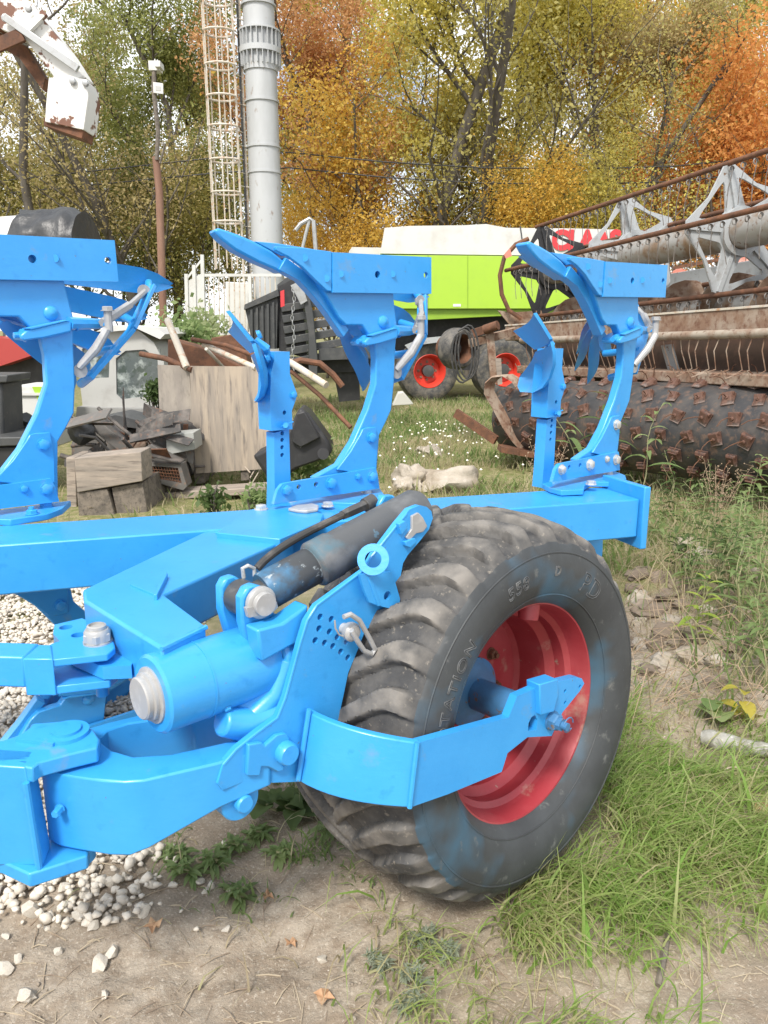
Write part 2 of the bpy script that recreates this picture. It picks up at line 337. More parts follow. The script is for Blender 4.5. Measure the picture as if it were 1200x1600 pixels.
finger(bp(526, 492, -.08), Vector((-.055, 3.67, 1.41)), .05)
# support bar, struts, turnbuckle
bt, bb = Vector((.17, 3.55, 1.675)), Vector((.057, 3.10, 1.345))
m_ = (bt + bb) / 2 + Vector((.045, -.03, 0))
MB().bar(bt, m_, .016, .045, N).bar(m_, bb, .016, .045, N).build('support_bar', BLUE, body, .002)
for q, e in ((.06, E0[0]), (.42, E0[1]), (.70, E0[2]), (.97, E0[3])):
    p = bt.lerp(bb, q) + (Vector((.045, -.03, 0)) * (1 - abs(q * 2 - 1))); MB().cyl(p, e + (S0[0] - E0[0]) * .12 if q < .9 else p.lerp(e, .5), .016, 12).build('slat_strut', BLUE, body)
ca = Vector((.144, 3.10, 1.535))
MB().tube([bp(617, 517, .01), bp(640, 517, -.03), ca], [.022, .018, .008], 8).build('clamp_arm', BLUE, body)
tb = MB().tube([ca + Vector((-.02, 0, 0)), ca.lerp(bt, .45)], [.016, .016], 6); tb.tube([ca.lerp(bt, .45), bt + Vector((-.01, -.06, -.02))], [.011, .011], 8); tb.bolt(bt + Vector((-.01, -.065, -.02)), -N, .02)
tb.cyl(ca + Vector((0, 0, -.03)), ca + Vector((0, 0, .045)), .014, 10); tb.bolt(ca + Vector((0, 0, .04)), Z, .017)
tb.build('turnbuckle', WHITEST, body)
tb = MB().tube([ca + Vector((0, -.015, -.02)), ca.lerp(bb, .45) + Vector((0, -.03, 0)), bb + Vector((-.01, -.05, .04))], [.014, .017, .013], 10); tb.bolt(bb + Vector((-.005, -.05, .03)), -N, .018)
tb.build('turnbuckle', WHITEST, body)
# clamp round the leg
bplate('leg_clamp', [(570, 534), (577, 526), (612, 514), (623, 514), (622, 529), (600, 536), (572, 541)], .026, .09, bev=.006)
MB().bolt(bp(570, 533, -.0), -T, .017).cyl(bp(575, 533, 0), bp(559, 533.5, 0), .010, 10).build('clamp_bolt', BLUE, body)
MB().prism([P_([(575, 524), (616, 512), (622, 513), (583, 526)], .03)], -N * .02).build('clamp_bead', BLUE, body, .003)
MB().bolt(bp(622, 520, .0), T, .014).build('clamp_bolt', BLUE, body)
dm = MB().lathe([(.024, 0), (.023, .006), (.016, .013), (.0, .016)], bp(598, 503, -.001), N, 20); dm.build('carriage_bolt', BLUE, body)
# lower bracket and flange
bplate('leg_bracket', [(527, 734), (548, 706), (563, 680), (567, 671), (574, 668), (588, 667), (590, 700), (588, 737), (560, 740)], .012, .012)
bplate('beam_flange', [(428, 788), (434, 766), (441, 757), (447, 755), (500, 746), (587, 731), (590, 741), (593, 763)], .028, .016, [(467, 761, .010), (494, 757, .010)])
BB = [bolts('flange_bolt', [(bp(447.5, 765.5, .028), N, .016), (bp(517, 755, .028), N, .018), (bp(559, 744.5, .028), N, .011), (bp(581.5, 745, .028), N, .017), (bp(580, 683.5, .012), N, .017)], body)]
fz = .922
fp = [atz(428, 788, fz), atz(593, 762, fz), atz(600, 772, fz), atz(592, 779, fz), atz(556, 786, fz), atz(520, 785, fz), atz(497, 793, fz), atz(484, 801, fz), atz(441, 803, fz), atz(430, 797, fz)]
MB().prism([fp], (0, 0, -.022)).build('foot_plate', BLUE, body, .003)
for u, v, r, st in ((456, 783, .016, .012), (512, 791, .017, 0), (573, 770, .016, .016)): MB().bolt(atz(u, v, fz), Z, r, None, False, st).build('foot_bolt', ZINC, body)
D_R = Vector((1.047, .392, 0)); D_L = Vector((-1.095, -.35, .026))
def body_copy(d, src, mirror=None, zc=.84, zs=1):
    c = copy_tree(src, plough); c.location = Vector(src.location) + d
    if mirror is not None:
        c.scale = (1, 1, -zs); c.location.z = 2 * zc
    return c
bR = body_copy(D_R, body); bL = body_copy(D_L, body)
for ch in bR.children:
    if ch.name.split('.')[0] in ('flange_bolt', 'foot_bolt'): set_mat(ch, ZINC)
for ch in bL.children:
    if ch.name.split('.')[0] == 'foot_bolt': set_mat(ch, BLUE)
for d, zc in ((Vector((0, 0, 0)), .832), (D_R, .828), (D_L, .856)):
    body_copy(d, body, True, zc, .915)
for c in plough.children:       # lower bodies: keep the foot under the beam
    if c.scale.z < 0: c.location.z = c.location.z - .915 * .085

for c in plough.children:       # right lower body: only its leg and share side stand below the beam end
    if c.scale.z < 0 and c.location.x > .5:
        c.location = c.location - T * .07
        for ch in list(c.children):
            if ch.name.split('.')[0] in ('turnbuckle', 'slat_strut', 'mouldboard_slat', 'mouldboard_finger', 'support_bar', 'clamp_arm', 'share', 'share_point'): bpy.data.objects.remove(ch)
for u, v in ((50, 803), (74, 791)): MB().bolt(atz(u, v, .949), Z, .016, None, False, .012).build('foot_bolt', BLUE, plough)
# ---- skimmers
def two(um, ur, v):
    dx, dy = D_R.x, D_R.y; am, ar = (um - 600) / FPX, (ur - 600) / FPX
    d = (dx - ar * dy * _c) / (ar - am); r = ray(um, v); b = (800 - v) / FPX
    return Vector((am * d, d * r.y, CAM_H + (d + dy * _c) * (-_s + b * _c)))
SB = Vector((-.37, 2.75, .915))
def sp(u, v, off=0): return onp(u, v, SB + N * off, N)
q4 = lambda pts: zm(pts, 300, 330, 1 / 3)
post = MB().prism([[sp(u, v) for u, v in q4([(385, 1040), (455, 1020), (462, 1270), (470, 1380), (385, 1400), (388, 1290)])]] +
                  [ring(sp(441, v), .008, N, T, 12) for v in (677, 687.5, 699, 711)], -N * .05)
skim = post.build('skimmer', BLUE, plough, 0)
MB().prism([[sp(u, v, .014) for u, v in q4([(370, 760), (385, 700), (385, 660), (458, 658), (459, 765), (472, 800), (490, 850), (488, 880), (468, 935), (471, 1022), (372, 1030), (366, 900)])]] +
           [ring(sp(300 + 434 / 3, 330 + 944 / 3, .014), .008, N, T, 12)], -N * .078).build('post_sleeve', BLUE, skim, 0)
MB().bolt(sp(458, 617, .014), N, .011).build('sleeve_bolt', BLUE, skim)
sb = MB(); sb.cyl(sp(446, 665, .014), sp(446, 665, .045), .009, 10); sb.cyl(sp(440, 666, .03), sp(458, 659, .03), .003, 6); sb.bolt(sp(447, 665, .03), N, .010)
sb.build('locking_pin', BLUE, skim)
# jointer mouldboard, thin curved blade, located from two views
row_up = [(two(364, 834, 490), two(366, 803, 517)), (two(382, 847, 510), two(384, 820, 533)), (two(400, 859, 530), two(400, 836, 546))]
row_lo = [(two(403, 860, 533), two(401, 837, 549)), (two(409, 864, 550), two(407, 832, 562)), (two(415, 864, 570), two(412, 823, 575)), (two(417, 858, 590), two(414, 813, 588)), (two(413, 848, 605), two(410, 810, 602)), (two(406, 832, 613), two(405, 814, 611))]
def blade(rows, name):
    g = []; sh_ = Vector((-.012, -.055, 0))
    for a, b in rows:
        a, b = a + sh_, b + sh_
        mid = (a + b) / 2 + Vector((.02, 0, 0)); g.append([a, a.lerp(mid, .5) + Vector((.004, 0, 0)), mid, b.lerp(mid, .5) + Vector((.004, 0, 0)), b])
    MB().grid(g, Vector((.012, .002, .003))).build(name, BLUE, skim)
blade(row_up, 'jointer_share'); blade(row_lo, 'jointer_board')
# bracket between blade and post
b0 = two(410, 850, 548); b1 = sp(425, 574, -.02)
MB().tube([two(399, 850, 528), two(405, 853, 538) + Vector((.02, 0, 0)), b1 + Vector((-.02, 0, .02)), sp(450, 580, -.01)], [.012, .016, .02, .012], 6).bolt(two(396, 845, 522) + Vector((.015, 0, 0)), (1, 0, .4), .013).bolt(two(403, 850, 540) + Vector((.015, 0, 0)), (1, 0, .4), .013).bolt(two(409, 853, 553) + Vector((.015, 0, 0)), (1, 0, .4), .013).build('jointer_bracket', BLUE, skim)
sR = copy_tree(skim, plough); sR.location = Vector(skim.location) + D_R

# ---- frame arm from beam to pivot tube
az = .912
A = lambda u, v, z=az: atz(u, v, z)
top = [A(398, 793), A(472, 797), A(440, 846), A(256, 929), A(322, 978), A(252, 1012), A(131, 938), A(129, 921)]
MB().prism([top], (0, 0, -.125)).build('frame_arm', BLUE, plough, .007)
g = [A(238, 930, az + .002), A(259, 898, az + .002), A(262, 903, az + .002), A(244, 934, az + .002)]
MB().prism([[A(203, 918, az - .004), A(243, 935, az - .004), A(261, 899, az - .004)]], (0, 0, .01)).build('corner_gusset', BLUE, plough, .001)
MB().bar(A(243, 934, az + .006), A(260, 900, az + .006), .008, .016).build('gusset_edge', BLUE, plough, .001)
cp = [A(386, 797, .93), A(430, 789, .93), A(470, 793, .93), A(506, 803, .93), A(500, 815, .93), A(437, 842, .93), A(338, 832, .93)]
MB().prism([cp], (0, 0, -.03)).build('joint_plate', BLUE, plough, .003)
MB().bolt(atz(408, 796, .93), Z, .018).build('joint_bolt', ZINC, plough)
MB().prism([[atz(u, v, .93) for u, v in ((450, 799), (462, 794), (476, 793), (488, 791), (498, 794), (497, 800), (480, 803), (464, 802))]], Z * .012).build('locking_lever', WHITEST, plough, .004)
def bead(pts, par, r_=.006):
    rr_ = random.Random(len(pts) + 5); P2 = []
    for a, b in zip(pts, pts[1:]):
        n = max(2, int((b - a).length / .008)); P2 += [a.lerp(b, i / n) for i in range(n)]
    return MB().tube(P2 + [pts[-1]], [r_ * rr_.uniform(.75, 1.2) for _ in range(len(P2) + 1)], 6).build('weld_bead', BLUE, par)
bead([A(338, 833, .914), A(437, 843, .914), A(500, 816, .914)], plough)
bead([A(252, 1014, az - .004), A(322, 980, az - .004)], plough)
# ---- pivot tube
tc0 = Vector((-.478, 1.467, .81)); TR = .084
MB().lathe([(TR - .006, -.002), (TR, .004), (TR, .27), (TR * .62, .27), (TR * .62, -.002)], tc0, T, 48, True).build('pivot_tube', BLUE, plough)
MB().lathe([(TR + .0015, .10), (TR + .0015, .104)], tc0, T, 48).build('tube_seam', BLUE, plough)
MB().bolt(tc0 + T * .135 + (N * .6 + Z * -.5).normalized() * TR, N * .6 - Z * .5, .007).build('grease_nipple', BLUE, plough)
MB().lathe([(.060, .01), (.060, -.006), (.051, -.008), (.051, -.016), (.045, -.018), (.045, -.028), (.042, -.031), (.002, -.031)], tc0, T, 40).build('pivot_pin_cap', WHITEST, plough)
# tie rod lug and fork
lz = .83
lug = [A(85, 976, lz), A(128, 966, lz), A(150, 975, lz), A(212, 1022, lz), A(205, 1040, lz), A(160, 1042, lz), A(110, 1020, lz), A(83, 990, lz)]
MB().prism([lug, ring(atz(103, 980, lz), .016, Z, Vector((1, 0, 0))), ring(atz(122, 992, lz), .016, Z, Vector((1, 0, 0)))], (0, 0, -.03)).build('tie_rod_lug', BLUE, plough)
f1 = lz + .028; f2 = lz - .034
fk = lambda z: [atz(70, 1010, z), atz(86, 1003, z), atz(150, 990, z), atz(178, 1001, z), atz(180, 1012, z), atz(168, 1022, z), atz(72, 1032, z)]
fm = MB().prism([fk(f1)], (0, 0, -.016)).prism([[p + Vector((0, 0, f2 - f1)) for p in fk(f1)]], (0, 0, -.018))
q = fk(f1); fm.hexa([q[0] + Vector((-.05, .005, f2 - f1 - .02)), q[6] + Vector((-.05, 0, f2 - f1 - .02)), q[6] + Vector((.015, 0, f2 - f1 - .02)), q[0] + Vector((.015, 0, f2 - f1 - .02))], [q[0] + Vector((-.05, .005, .004)), q[6] + Vector((-.05, 0, .004)), q[6] + Vector((.015, 0, .004)), q[0] + Vector((.015, 0, .004))])
fm.build('tie_rod_fork', BLUE, plough, .003)
ta = (q[0] + q[6]) / 2 + Vector((-.03, 0, -.028)); MB().bar(ta, ta + Vector((-.9, .02, .02)), .075, .072).build('tie_rod', BLUE, plough, .005)
pb = atz(153, 1003, f1)
MB().cyl(pb, pb + Z * .004, .032, 24).lathe([(.029, .004), (.029, .026), (.025, .032), (.022, .032), (.021, .04), (.017, .042), (.017, .036), (.001, .036)], pb, Z, 24).lathe([(.0325, .006), (.0325, .022), (.028, .026)], pb, Z, 6).build('fork_nut', WHITEST, plough)
MB().cyl(pb - Z * .13, pb, .014, 12).bolt(pb - Z * .07, -Z, .022).build('fork_pin', BLUE, plough)

# ---- U-shaped casting (swing fork) and its hinge
ut = .672
outer_px = [(64, 1199), (80, 1207), (110, 1212), (160, 1219), (194, 1221), (225, 1219), (341, 1192), (420, 1165), (440, 1130), (420, 1095), (330, 1090), (233, 1113), (170, 1128), (130, 1140), (85, 1160), (66, 1178)]
hole_px = [(157, 1152), (158, 1160), (174, 1172), (209, 1182), (270, 1178), (360, 1158), (380, 1140), (365, 1118), (300, 1108), (235, 1125), (200, 1130), (168, 1141)]
lo_ = [atz(u, v, ut) for u, v in outer_px]; lh_ = [atz(u, v, ut) for u, v in hole_px]
fl = lo_ + lh_; hs = [Vector((0, 0, -(.172 - .075 * min(1, max(0, (p.x + .52) / .2))))) for p in fl]
MB().prism([lo_, lh_], (0, 0, 0), hs).build('swing_fork', BLUE, plough, .005)
MB().tube([atz(80, 1213, ut - .012), atz(98, 1217, ut - .014), atz(104, 1213, ut - .01), atz(158, 1213, ut - .006), atz(164, 1222, ut - .014), atz(194, 1226, ut - .016), atz(225, 1224, ut - .016), atz(338, 1196, ut - .016)], .0022, 6).build('casting_line', BLUE, plough)
MB().bolt(atz(88, 1212, ut) + Z * -.075, (-.1, -1, 0), .008, .02).build('grease_nipple', BLUE, plough)
hz = .715
h_px = [(-60, 1160), (0, 1158), (44, 1143), (48, 1131), (108, 1126), (146, 1139), (156, 1155), (152, 1168), (110, 1178), (62, 1191), (50, 1200), (0, 1190), (-60, 1190)]
MB().prism([[atz(u, v, hz) for u, v in h_px]], (0, 0, -.034)).build('hinge_lug', BLUE, plough, .004)
hp = atz(104, 1147, hz); MB().lathe([(.034, -.3), (.034, 0), (.046, 0), (.046, .008), (.03, .008), (.03, .014), (.001, .014)], hp, Z, 32).bar(hp + Vector((-.085, -.0, .002)), hp + Vector((.0, -.02, .002)), .065, .010).build('hinge_pin', BLUE, plough, .0)
l2 = hz - .222
b_px = [(-60, 1330), (0, 1345), (45, 1366), (136, 1337), (140, 1326), (110, 1312), (40, 1300), (-60, 1300)]
MB().prism([[atz(u, v, l2) for u, v in b_px]], (0, 0, -.032)).build('hinge_lug', BLUE, plough, .004)
va, vb = atz(40, 1199, hz), atz(-170, 1185, hz)
MB().prism([[va, va + Vector((.012, .0, -.222)), vb + Vector((0, 0, -.245)), vb]], Vector((-.01, .06, 0))).build('hinge_plate', BLUE, plough, .004)
MB().tube([va + Vector((.0, -.006, -.03)), va + Vector((.006, -.006, -.23))], .007, 8).build('weld_seam', BLUE, plough)

# ---- pivot head casting at the rear of the tube
hd = MB().lathe([(TR + .004, .272), (TR + .012, .28), (TR + .012, .315), (TR * .85, .34), (TR * .85, .43), (.06, .44)], tc0, T, 36)
c0 = tc0 + T * .33
hd.hexa([kp(350, 1150, -.24), kp(425, 1160, -.2), kp(470, 1090, -.22), kp(395, 1080, -.3)], [kp(400, 1000, -.24), kp(470, 985, -.2), kp(480, 960, -.24), kp(420, 960, -.3)])
hd.tube([kp(345, 1128, -.23), kp(390, 1132, -.23), kp(440, 1118, -.2)], [.03, .042, .036], 16)
hd.tube([kp(395, 1120, -.23), kp(432, 1085, -.215), kp(452, 1030, -.215)], [.03, .026, .03], 12)
hd.prism([[kp(u, v, -.19) for u, v in ((402, 985), (440, 975), (482, 945), (478, 1000), (455, 1010), (410, 1035))]], -N * .05)
hd.build('pivot_head', BLUE, plough, .01)
for k, pts in ((-.335, [(346, 955), (345, 918), (352, 905), (368, 900), (380, 908), (383, 940), (386, 985), (372, 1000), (356, 990)]), (-.245, [(378, 975), (377, 935), (385, 920), (398, 914), (414, 918), (424, 935), (428, 955), (445, 985), (420, 1015), (388, 1010)])):
    plate('cylinder_lug', pts, k, .028, plough, bev=.006)
MB().lathe([(.036, 0), (.036, .012), (.03, .016), (.026, .016), (.026, .028), (.002, .028)], kp(405, 940, -.243), N, 28).prism([[kp(u, v, -.238) for u, v in ((380, 948), (428, 938), (430, 947), (422, 955), (384, 963))]], -N * .012 + N * .024).build('cylinder_pin', WHITEST, plough, .001)
MB().tube([kp(381, 903, -.33), kp(379, 888, -.33), kp(387, 884, -.33), kp(397, 888, -.33), kp(398, 900, -.33)], .005, 8).build('pin_loop', ZINC, plough)

# ---- hydraulic cylinder
ca_, cb_ = kp(388, 938, -.29), kp(668, 786, -.245)
dv = (cb_ - ca_).normalized(); Lc = (cb_ - ca_).length
MB().lathe([(.043, .05), (.045, .052), (.045, .175), (.053, .178), (.056, .182), (.056, .235), (.053, .24), (.053, Lc * .93), (.044, Lc * .96), (.02, Lc * .97)], ca_, dv, 40).build('hydraulic_cylinder', CYLM, plough)
cyl_o = [c for c in plough.children if c.name == 'hydraulic_cylinder'][0]
MB().lathe([(.0435, .04), (.0458, .044), (.0458, .172), (.043, .176)], ca_, dv, 40).build('cylinder_head', RODM, cyl_o)
MB().cyl(ca_ - N * .04, ca_ + N * .03, .040, 28).cyl(ca_, ca_ + dv * .07, .032, 24).build('rod_eye', DARKPIN, cyl_o)
hp_ = [kp(u, v, -.34) for u, v in ((402, 888), (418, 868), (450, 846), (500, 822), (545, 800))]
MB().tube(bez(hp_[0], hp_[1], hp_[2], hp_[3], 10) + [hp_[4]], .0095, 10).build('hydraulic_hose', HOSE, cyl_o)
MB().tube([kp(535, 805, -.34), kp(548, 799, -.34), kp(575, 787, -.34)], [.013, .015, .015], 6).cyl(kp(570, 790, -.34), kp(584, 782, -.34), .019, 12).build('hose_fitting', DARKPIN, cyl_o)
plate('cylinder_lug', [(592, 790), (600, 775), (615, 774), (626, 782), (630, 800), (600, 815)], -.31, .025, plough, bev=.005)

# ---- wheel arm: perforated plate, strap round the wheel
q7 = lambda pts: zm(pts, 320, 740, .35)
KP = -.165
wp = q7([(960, 142), (990, 148), (1012, 168), (1018, 200), (1000, 250), (965, 295), (905, 365), (885, 400), (872, 470), (862, 540), (800, 632), (715, 702), (690, 770), (640, 890), (598, 1090), (560, 1190), (520, 1300), (430, 1375), (300, 1380), (240, 1360), (190, 1368), (150, 1385), (78, 1413), (58, 1385), (82, 1300), (140, 1232), (230, 1160), (325, 1090), (362, 1000), (400, 860), (425, 760), (455, 660), (500, 590), (575, 535), (720, 430), (755, 365), (860, 225), (915, 160)])
hl = q7([(515, 640), (565, 650), (510, 692), (557, 706), (493, 745), (535, 756), (572, 771), (607, 795), (639, 822), (592, 730), (633, 750)])
swing = plate('wheel_arm_plate', wp, KP, .017, plough, BLUE, [(u, v, .0078) for u, v in hl])
MB().tube([kp(u, v, KP - .002) for u, v in q7([(900, 180), (845, 245), (745, 370), (715, 428), (575, 532), (500, 588), (458, 655), (425, 760), (398, 860), (360, 1000), (324, 1090), (230, 1160), (140, 1232), (82, 1300)])], .0035, 6).build('plate_edge', BLUE, swing)
# ring bracket and eye tab welded to the plate
rg = MB(); cr = kp(583, 874, KP + .035); nr = (N * .55 + Vector((-.45, -.55, .42))).normalized(); ax = nr.orthogonal().normalized()
rg.prism([ring(cr, .036, nr, ax, 28), ring(cr, .019, nr, ax, 20)], -nr * .007); rg.build('ring_bracket', BLUE, swing, 0)
plate('eye_tab', q7([(692, 452), (760, 440), (832, 440), (852, 490), (872, 560), (868, 590), (848, 606), (800, 596), (735, 575), (715, 530)]), KP + .028, .008, swing, BLUE, [(*q7([(815, 545)])[0], .011)])
MB().prism([[kp(u, v, KP + .0) for u, v in q7([(690, 450), (735, 578), (748, 575), (705, 445)])]], N * .03).build('tab_web', BLUE, swing, .001)
# clevis pin with handle
c0 = kp(*q7([(618, 690)])[0], KP)
MB().lathe([(.013, -.03), (.013, .018), (.020, .018), (.022, .024), (.022, .034), (.016, .042), (.002, .044)], c0, N, 24).tube([kp(u, v, KP + .05) for u, v in q7([(620, 640), (650, 628), (690, 655), (735, 735), (760, 785), (745, 805), (710, 790), (680, 745), (655, 700)])], .006, 10).tube([kp(u, v, KP + .03) for u, v in q7([(580, 655), (583, 690), (600, 720), (618, 725)])], .0022, 6).build('locking_pin', WHITEST, swing)
# top retaining clip
MB().prism([[kp(u, v, KP + .006) for u, v in q7([(925, 190), (955, 174), (975, 195), (995, 235), (975, 262), (945, 268), (915, 300), (898, 285), (925, 250)])]], -N * .014).build('retaining_clip', WHITEST, swing, .002)
MB().prism([[kp(u, v, KP + .012) for u, v in q7([(868, 225), (895, 210), (906, 240), (880, 275)])]], -N * .014).build('clip_block', BLUE, swing, .002)
MB().prism([[kp(u, v, KP + .012) for u, v in q7([(895, 305), (940, 288), (948, 305), (920, 332), (900, 325)])]], -N * .014).build('clip_block', BLUE, swing, .002)
# lower latch and pins
MB().prism([[kp(u, v, KP + .012) for u, v in q7([(195, 1210), (255, 1200), (270, 1215), (320, 1170), (365, 1160), (380, 1180), (388, 1240), (372, 1275), (345, 1300), (358, 1310), (352, 1325), (320, 1333), (280, 1310), (255, 1310), (248, 1350), (190, 1350)])]], -N * .013).build('latch_plate', BLUE, swing, .003)
MB().lathe([(.026, 0), (.026, .02), (.022, .026), (.002, .026)], kp(*q7([(352, 1238)])[0], KP + .008), N, 28).build('pivot_pin', BLUE, swing)
k2 = KP - .018
MB().lathe([(.046, -.06), (.046, 0), (.043, .004), (.02, .004), (.02, .02), (.017, .024), (.002, .024)], kp(*q7([(158, 1458)])[0], k2), N, 32).build('lower_pin', BLUE, plough)
# strap
kE = .06
eT, eB = kp(652, 1161, kE), kp(640, 1262, kE)
sT, sB = kp(480, 1112, KP), kp(464, 1219, KP)
def curve(a, b): return bez(a, a + N * .10 + (b - a) * .05, a.lerp(b, .55) + N * .055, b, 10)
Tt, Bb = curve(sT, eT), curve(sB, eB)
rows = [[t_, t_.lerp(b_, .33), t_.lerp(b_, .67), b_] for t_, b_ in zip(Tt, Bb)]
inn = T * .016 - N * .008
strap = MB().grid(rows, inn).build('wheel_strap', BLUE, plough, .003, 50)
a2 = [(652, 1161), (720, 1142), (795, 1121), (808, 1088), (844, 1072), (900, 1058), (909, 1060), (913, 1068), (906, 1080), (879, 1113), (862, 1150), (824, 1152), (793, 1177), (784, 1206), (700, 1241), (640, 1262)]
MB().prism([[kp(u, v, kE) for u, v in a2], [kp(u, v, kE) for u, v in ((836, 1117), (830, 1121), (826, 1130), (825, 1142), (838, 1140), (840, 1125))]] + [ring(kp(u, v, kE), .0055, N, T, 10) for u, v in ((883, 1080), (883, 1098), (906, 1073))], -N * .022).build('strap_end', BLUE, strap, 0)
MB().tube([kp(652, 1160, kE + .001), kp(646, 1210, kE + .003), kp(640, 1262, kE + .001)], .006, 8).build('weld_seam', BLUE, strap)
MB().tube([kp(483, 1108, KP + .012), kp(466, 1219, KP + .012)], .006, 8).build('weld_seam', BLUE, strap)
MB().prism([[kp(u, v, kE + .014) for u, v in ((843, 1070), (872, 1061), (873, 1085), (866, 1112), (845, 1118))]], -N * .042).build('end_clip', BLUE, strap, .003)
cn = kp(861, 1125, kE)
MB().cyl(cn, cn + N * .006, .026, 24).lathe([(.024, .006), (.024, .02), (.02, .024)], cn, N, 6).lathe([(.017, .02), (.017, .036), (.012, .036)], cn, N, 8).cyl(cn, cn + N * .052, .0105, 16).tube([cn + N * .045 + (T * math.cos(a) + Z * math.sin(a)) * .02 + T * .012 for a in [i * .5 for i in range(12)]], .0016, 6).build('castle_nut', BLUE2, strap)

# ================================================================== WHEEL
TL = -.058
UP = (Z * math.cos(TL) + N * math.sin(TL)).normalized(); AX = (N * math.cos(TL) - Z * math.sin(TL)).normalized()
HALF = .215; WM = WC - AX * HALF
wheel = MB().lathe([(.045, .035), (.045, HALF + .04)], WM, AX, 32).build('transport_wheel', BLUE2, plough)     # axle tube carries the wheel
# tyre with lugs
nl, sub = 28, 26; na = nl * sub
prof = [(-.205, .296), (-.222, .306), (-.240, .335), (-.251, .365), (-.255, .395), (-.252, .425), (-.243, .452)]
cent = [(-.235 + .47 * i / 60, None) for i in range(61)]
prof_r = [(.243, .452), (.252, .425), (.255, .395), (.251, .365), (.240, .335), (.222, .306), (.205, .296)]
def crown(x): a = abs(x) / .245; return .502 - .050 * a ** 3.0
prof = prof + [(x, crown(x)) for x, _ in cent] + prof_r
px = np.array([p[0] for p in prof]); pr = np.array([p[1] for p in prof]); th = np.arange(na) * 2 * np.pi / na
X_, TH = np.meshgrid(px, th); Rr = np.repeat(pr[None, :], na, 0)
ax_ = np.abs(X_)
def lugs(a, shift):      # one side's swept lugs; a = distance from the crown towards that shoulder
    s_ = a / .24; skw = 2.1 * s_ - .95 * s_ ** 3 + .03 * np.sin(a * 45)
    f_ = (TH * nl / (2 * np.pi) - skw + shift) % 1.0; hw = .20 + .06 * np.clip(s_, 0, 1)
    q_ = np.clip((hw - np.abs(f_ - .5)) / .06 + .5, 0, 1); q_ = q_ * q_ * (3 - 2 * q_)
    return q_ * np.clip((a + .035) / .03, 0, 1)
lug = np.maximum(lugs(X_, 0), lugs(-X_, .5))
fade = np.clip((Rr - .445) / .02, 0, 1) * np.clip((.247 - ax_) / .04, 0, 1)
rng = np.random.default_rng(3)
wear = .0012 * np.sin(TH * 31 + X_ * 40) * lug
Rn = Rr + (.025 * lug + wear) * fade
Rn += np.where((Rr < .45) & (ax_ > .2), .0, 0)
rib = (np.abs(Rr - .448) < .012) * .0
ev = np.array(AX); up = np.array(UP); tt = np.array(UP.cross(AX))
Vt = np.array(WM)[None, None] + X_[..., None] * ev + (Rn * np.cos(TH))[..., None] * up + (Rn * np.sin(TH))[..., None] * tt
Vt[..., 2] = np.maximum(Vt[..., 2], .022 + .05 * np.clip(.022 - Vt[..., 2], 0, .1))
npf = len(prof); idx = np.arange(na * npf).reshape(na, npf); nx = np.roll(idx, -1, 0)
F = np.stack([idx[:, :-1], idx[:, 1:], nx[:, 1:], nx[:, :-1]], -1).reshape(-1, 4)
tyre = np_mesh('tyre', Vt.reshape(-1, 3) - np.array(worldloc(wheel)), F, TREAD, wheel, np.clip(lug * fade, 0, 1).ravel(), True)
tyre.data.materials.append(SIDE)
cx = np.abs(.5 * (px[:-1] + px[1:])); cr_ = .5 * (pr[:-1] + pr[1:]); mi = np.tile(((cr_ < .456) & (cx > .2)).astype(np.int32), na)
tyre.data.polygons.foreach_set('material_index', mi)
bm = bmesh.new(); bm.from_mesh(tyre.data); bmesh.ops.recalc_face_normals(bm, faces=bm.faces); bm.to_mesh(tyre.data); bm.free()
tyre.data.set_sharp_from_angle(angle=R(55))
# moulded rings and lettering on the sidewall
def ringtube(rad, off, r): return [WM + AX * off + (UP * math.cos(a) + UP.cross(AX) * -math.sin(a)) * rad for a in [i * 2 * math.pi / 90 for i in range(91)]], r
for rad, off, r in ((.437, .2475, .003), (.325, .2335, .0025)): MB().tube(*ringtube(rad, off, r), 6, False).build('moulded_rib', SIDE, tyre)
LETTER = mat('moulded_letter_rubber', (.075, .08, .085), .6, 0, [(30, 5, .45, .65, (.14, .145, .145))])
def letters(txt, size, rad, a0, name, flip=False):
    cu = bpy.data.curves.new('t', 'FONT'); cu.body = txt; cu.size = size; cu.extrude = 0; cu.bevel_depth = .0014; cu.fill_mode = 'NONE'; cu.space_character = 1.15
    cu.bevel_resolution = 1; cu.resolution_u = 3
    o = bpy.data.objects.new('t', cu); COL.objects.link(o); bpy.context.view_layer.update()
    me = bpy.data.meshes.new_from_object(o.evaluated_get(bpy.context.evaluated_depsgraph_get())); bpy.data.objects.remove(o)
    org = worldloc(tyre); cs = []
    for v in me.vertices:
        a = a0 + v.co.x / rad * (1 if not flip else -1); r = rad + (v.co.y - size * .35) * (1 if not flip else -1)
        off = np.interp(r, [.335, .365, .395, .425, .452], [.240, .251, .255, .252, .243]) + .0005 + v.co.z
        cs.append(WM + AX * off + (UP * math.cos(a) + TT * math.sin(a)) * r - org)
    for v, c in zip(me.vertices, cs): v.co = c
    me.materials.clear(); me.materials.append(LETTER)
    o = bpy.data.objects.new(name, me); COL.objects.link(o); o.parent = tyre; return o
TT = Vector(tt)
WHEEL_TT_SIGN = TT.dot(T)
letters('FLOTATION', .050, .382, R(-88), 'sidewall_lettering')
letters('558', .05, .385, R(-20), 'sidewall_lettering')
letters('D', .035, .39, R(8), 'sidewall_lettering')
letters('PD', .075, .378, R(28), 'sidewall_lettering')
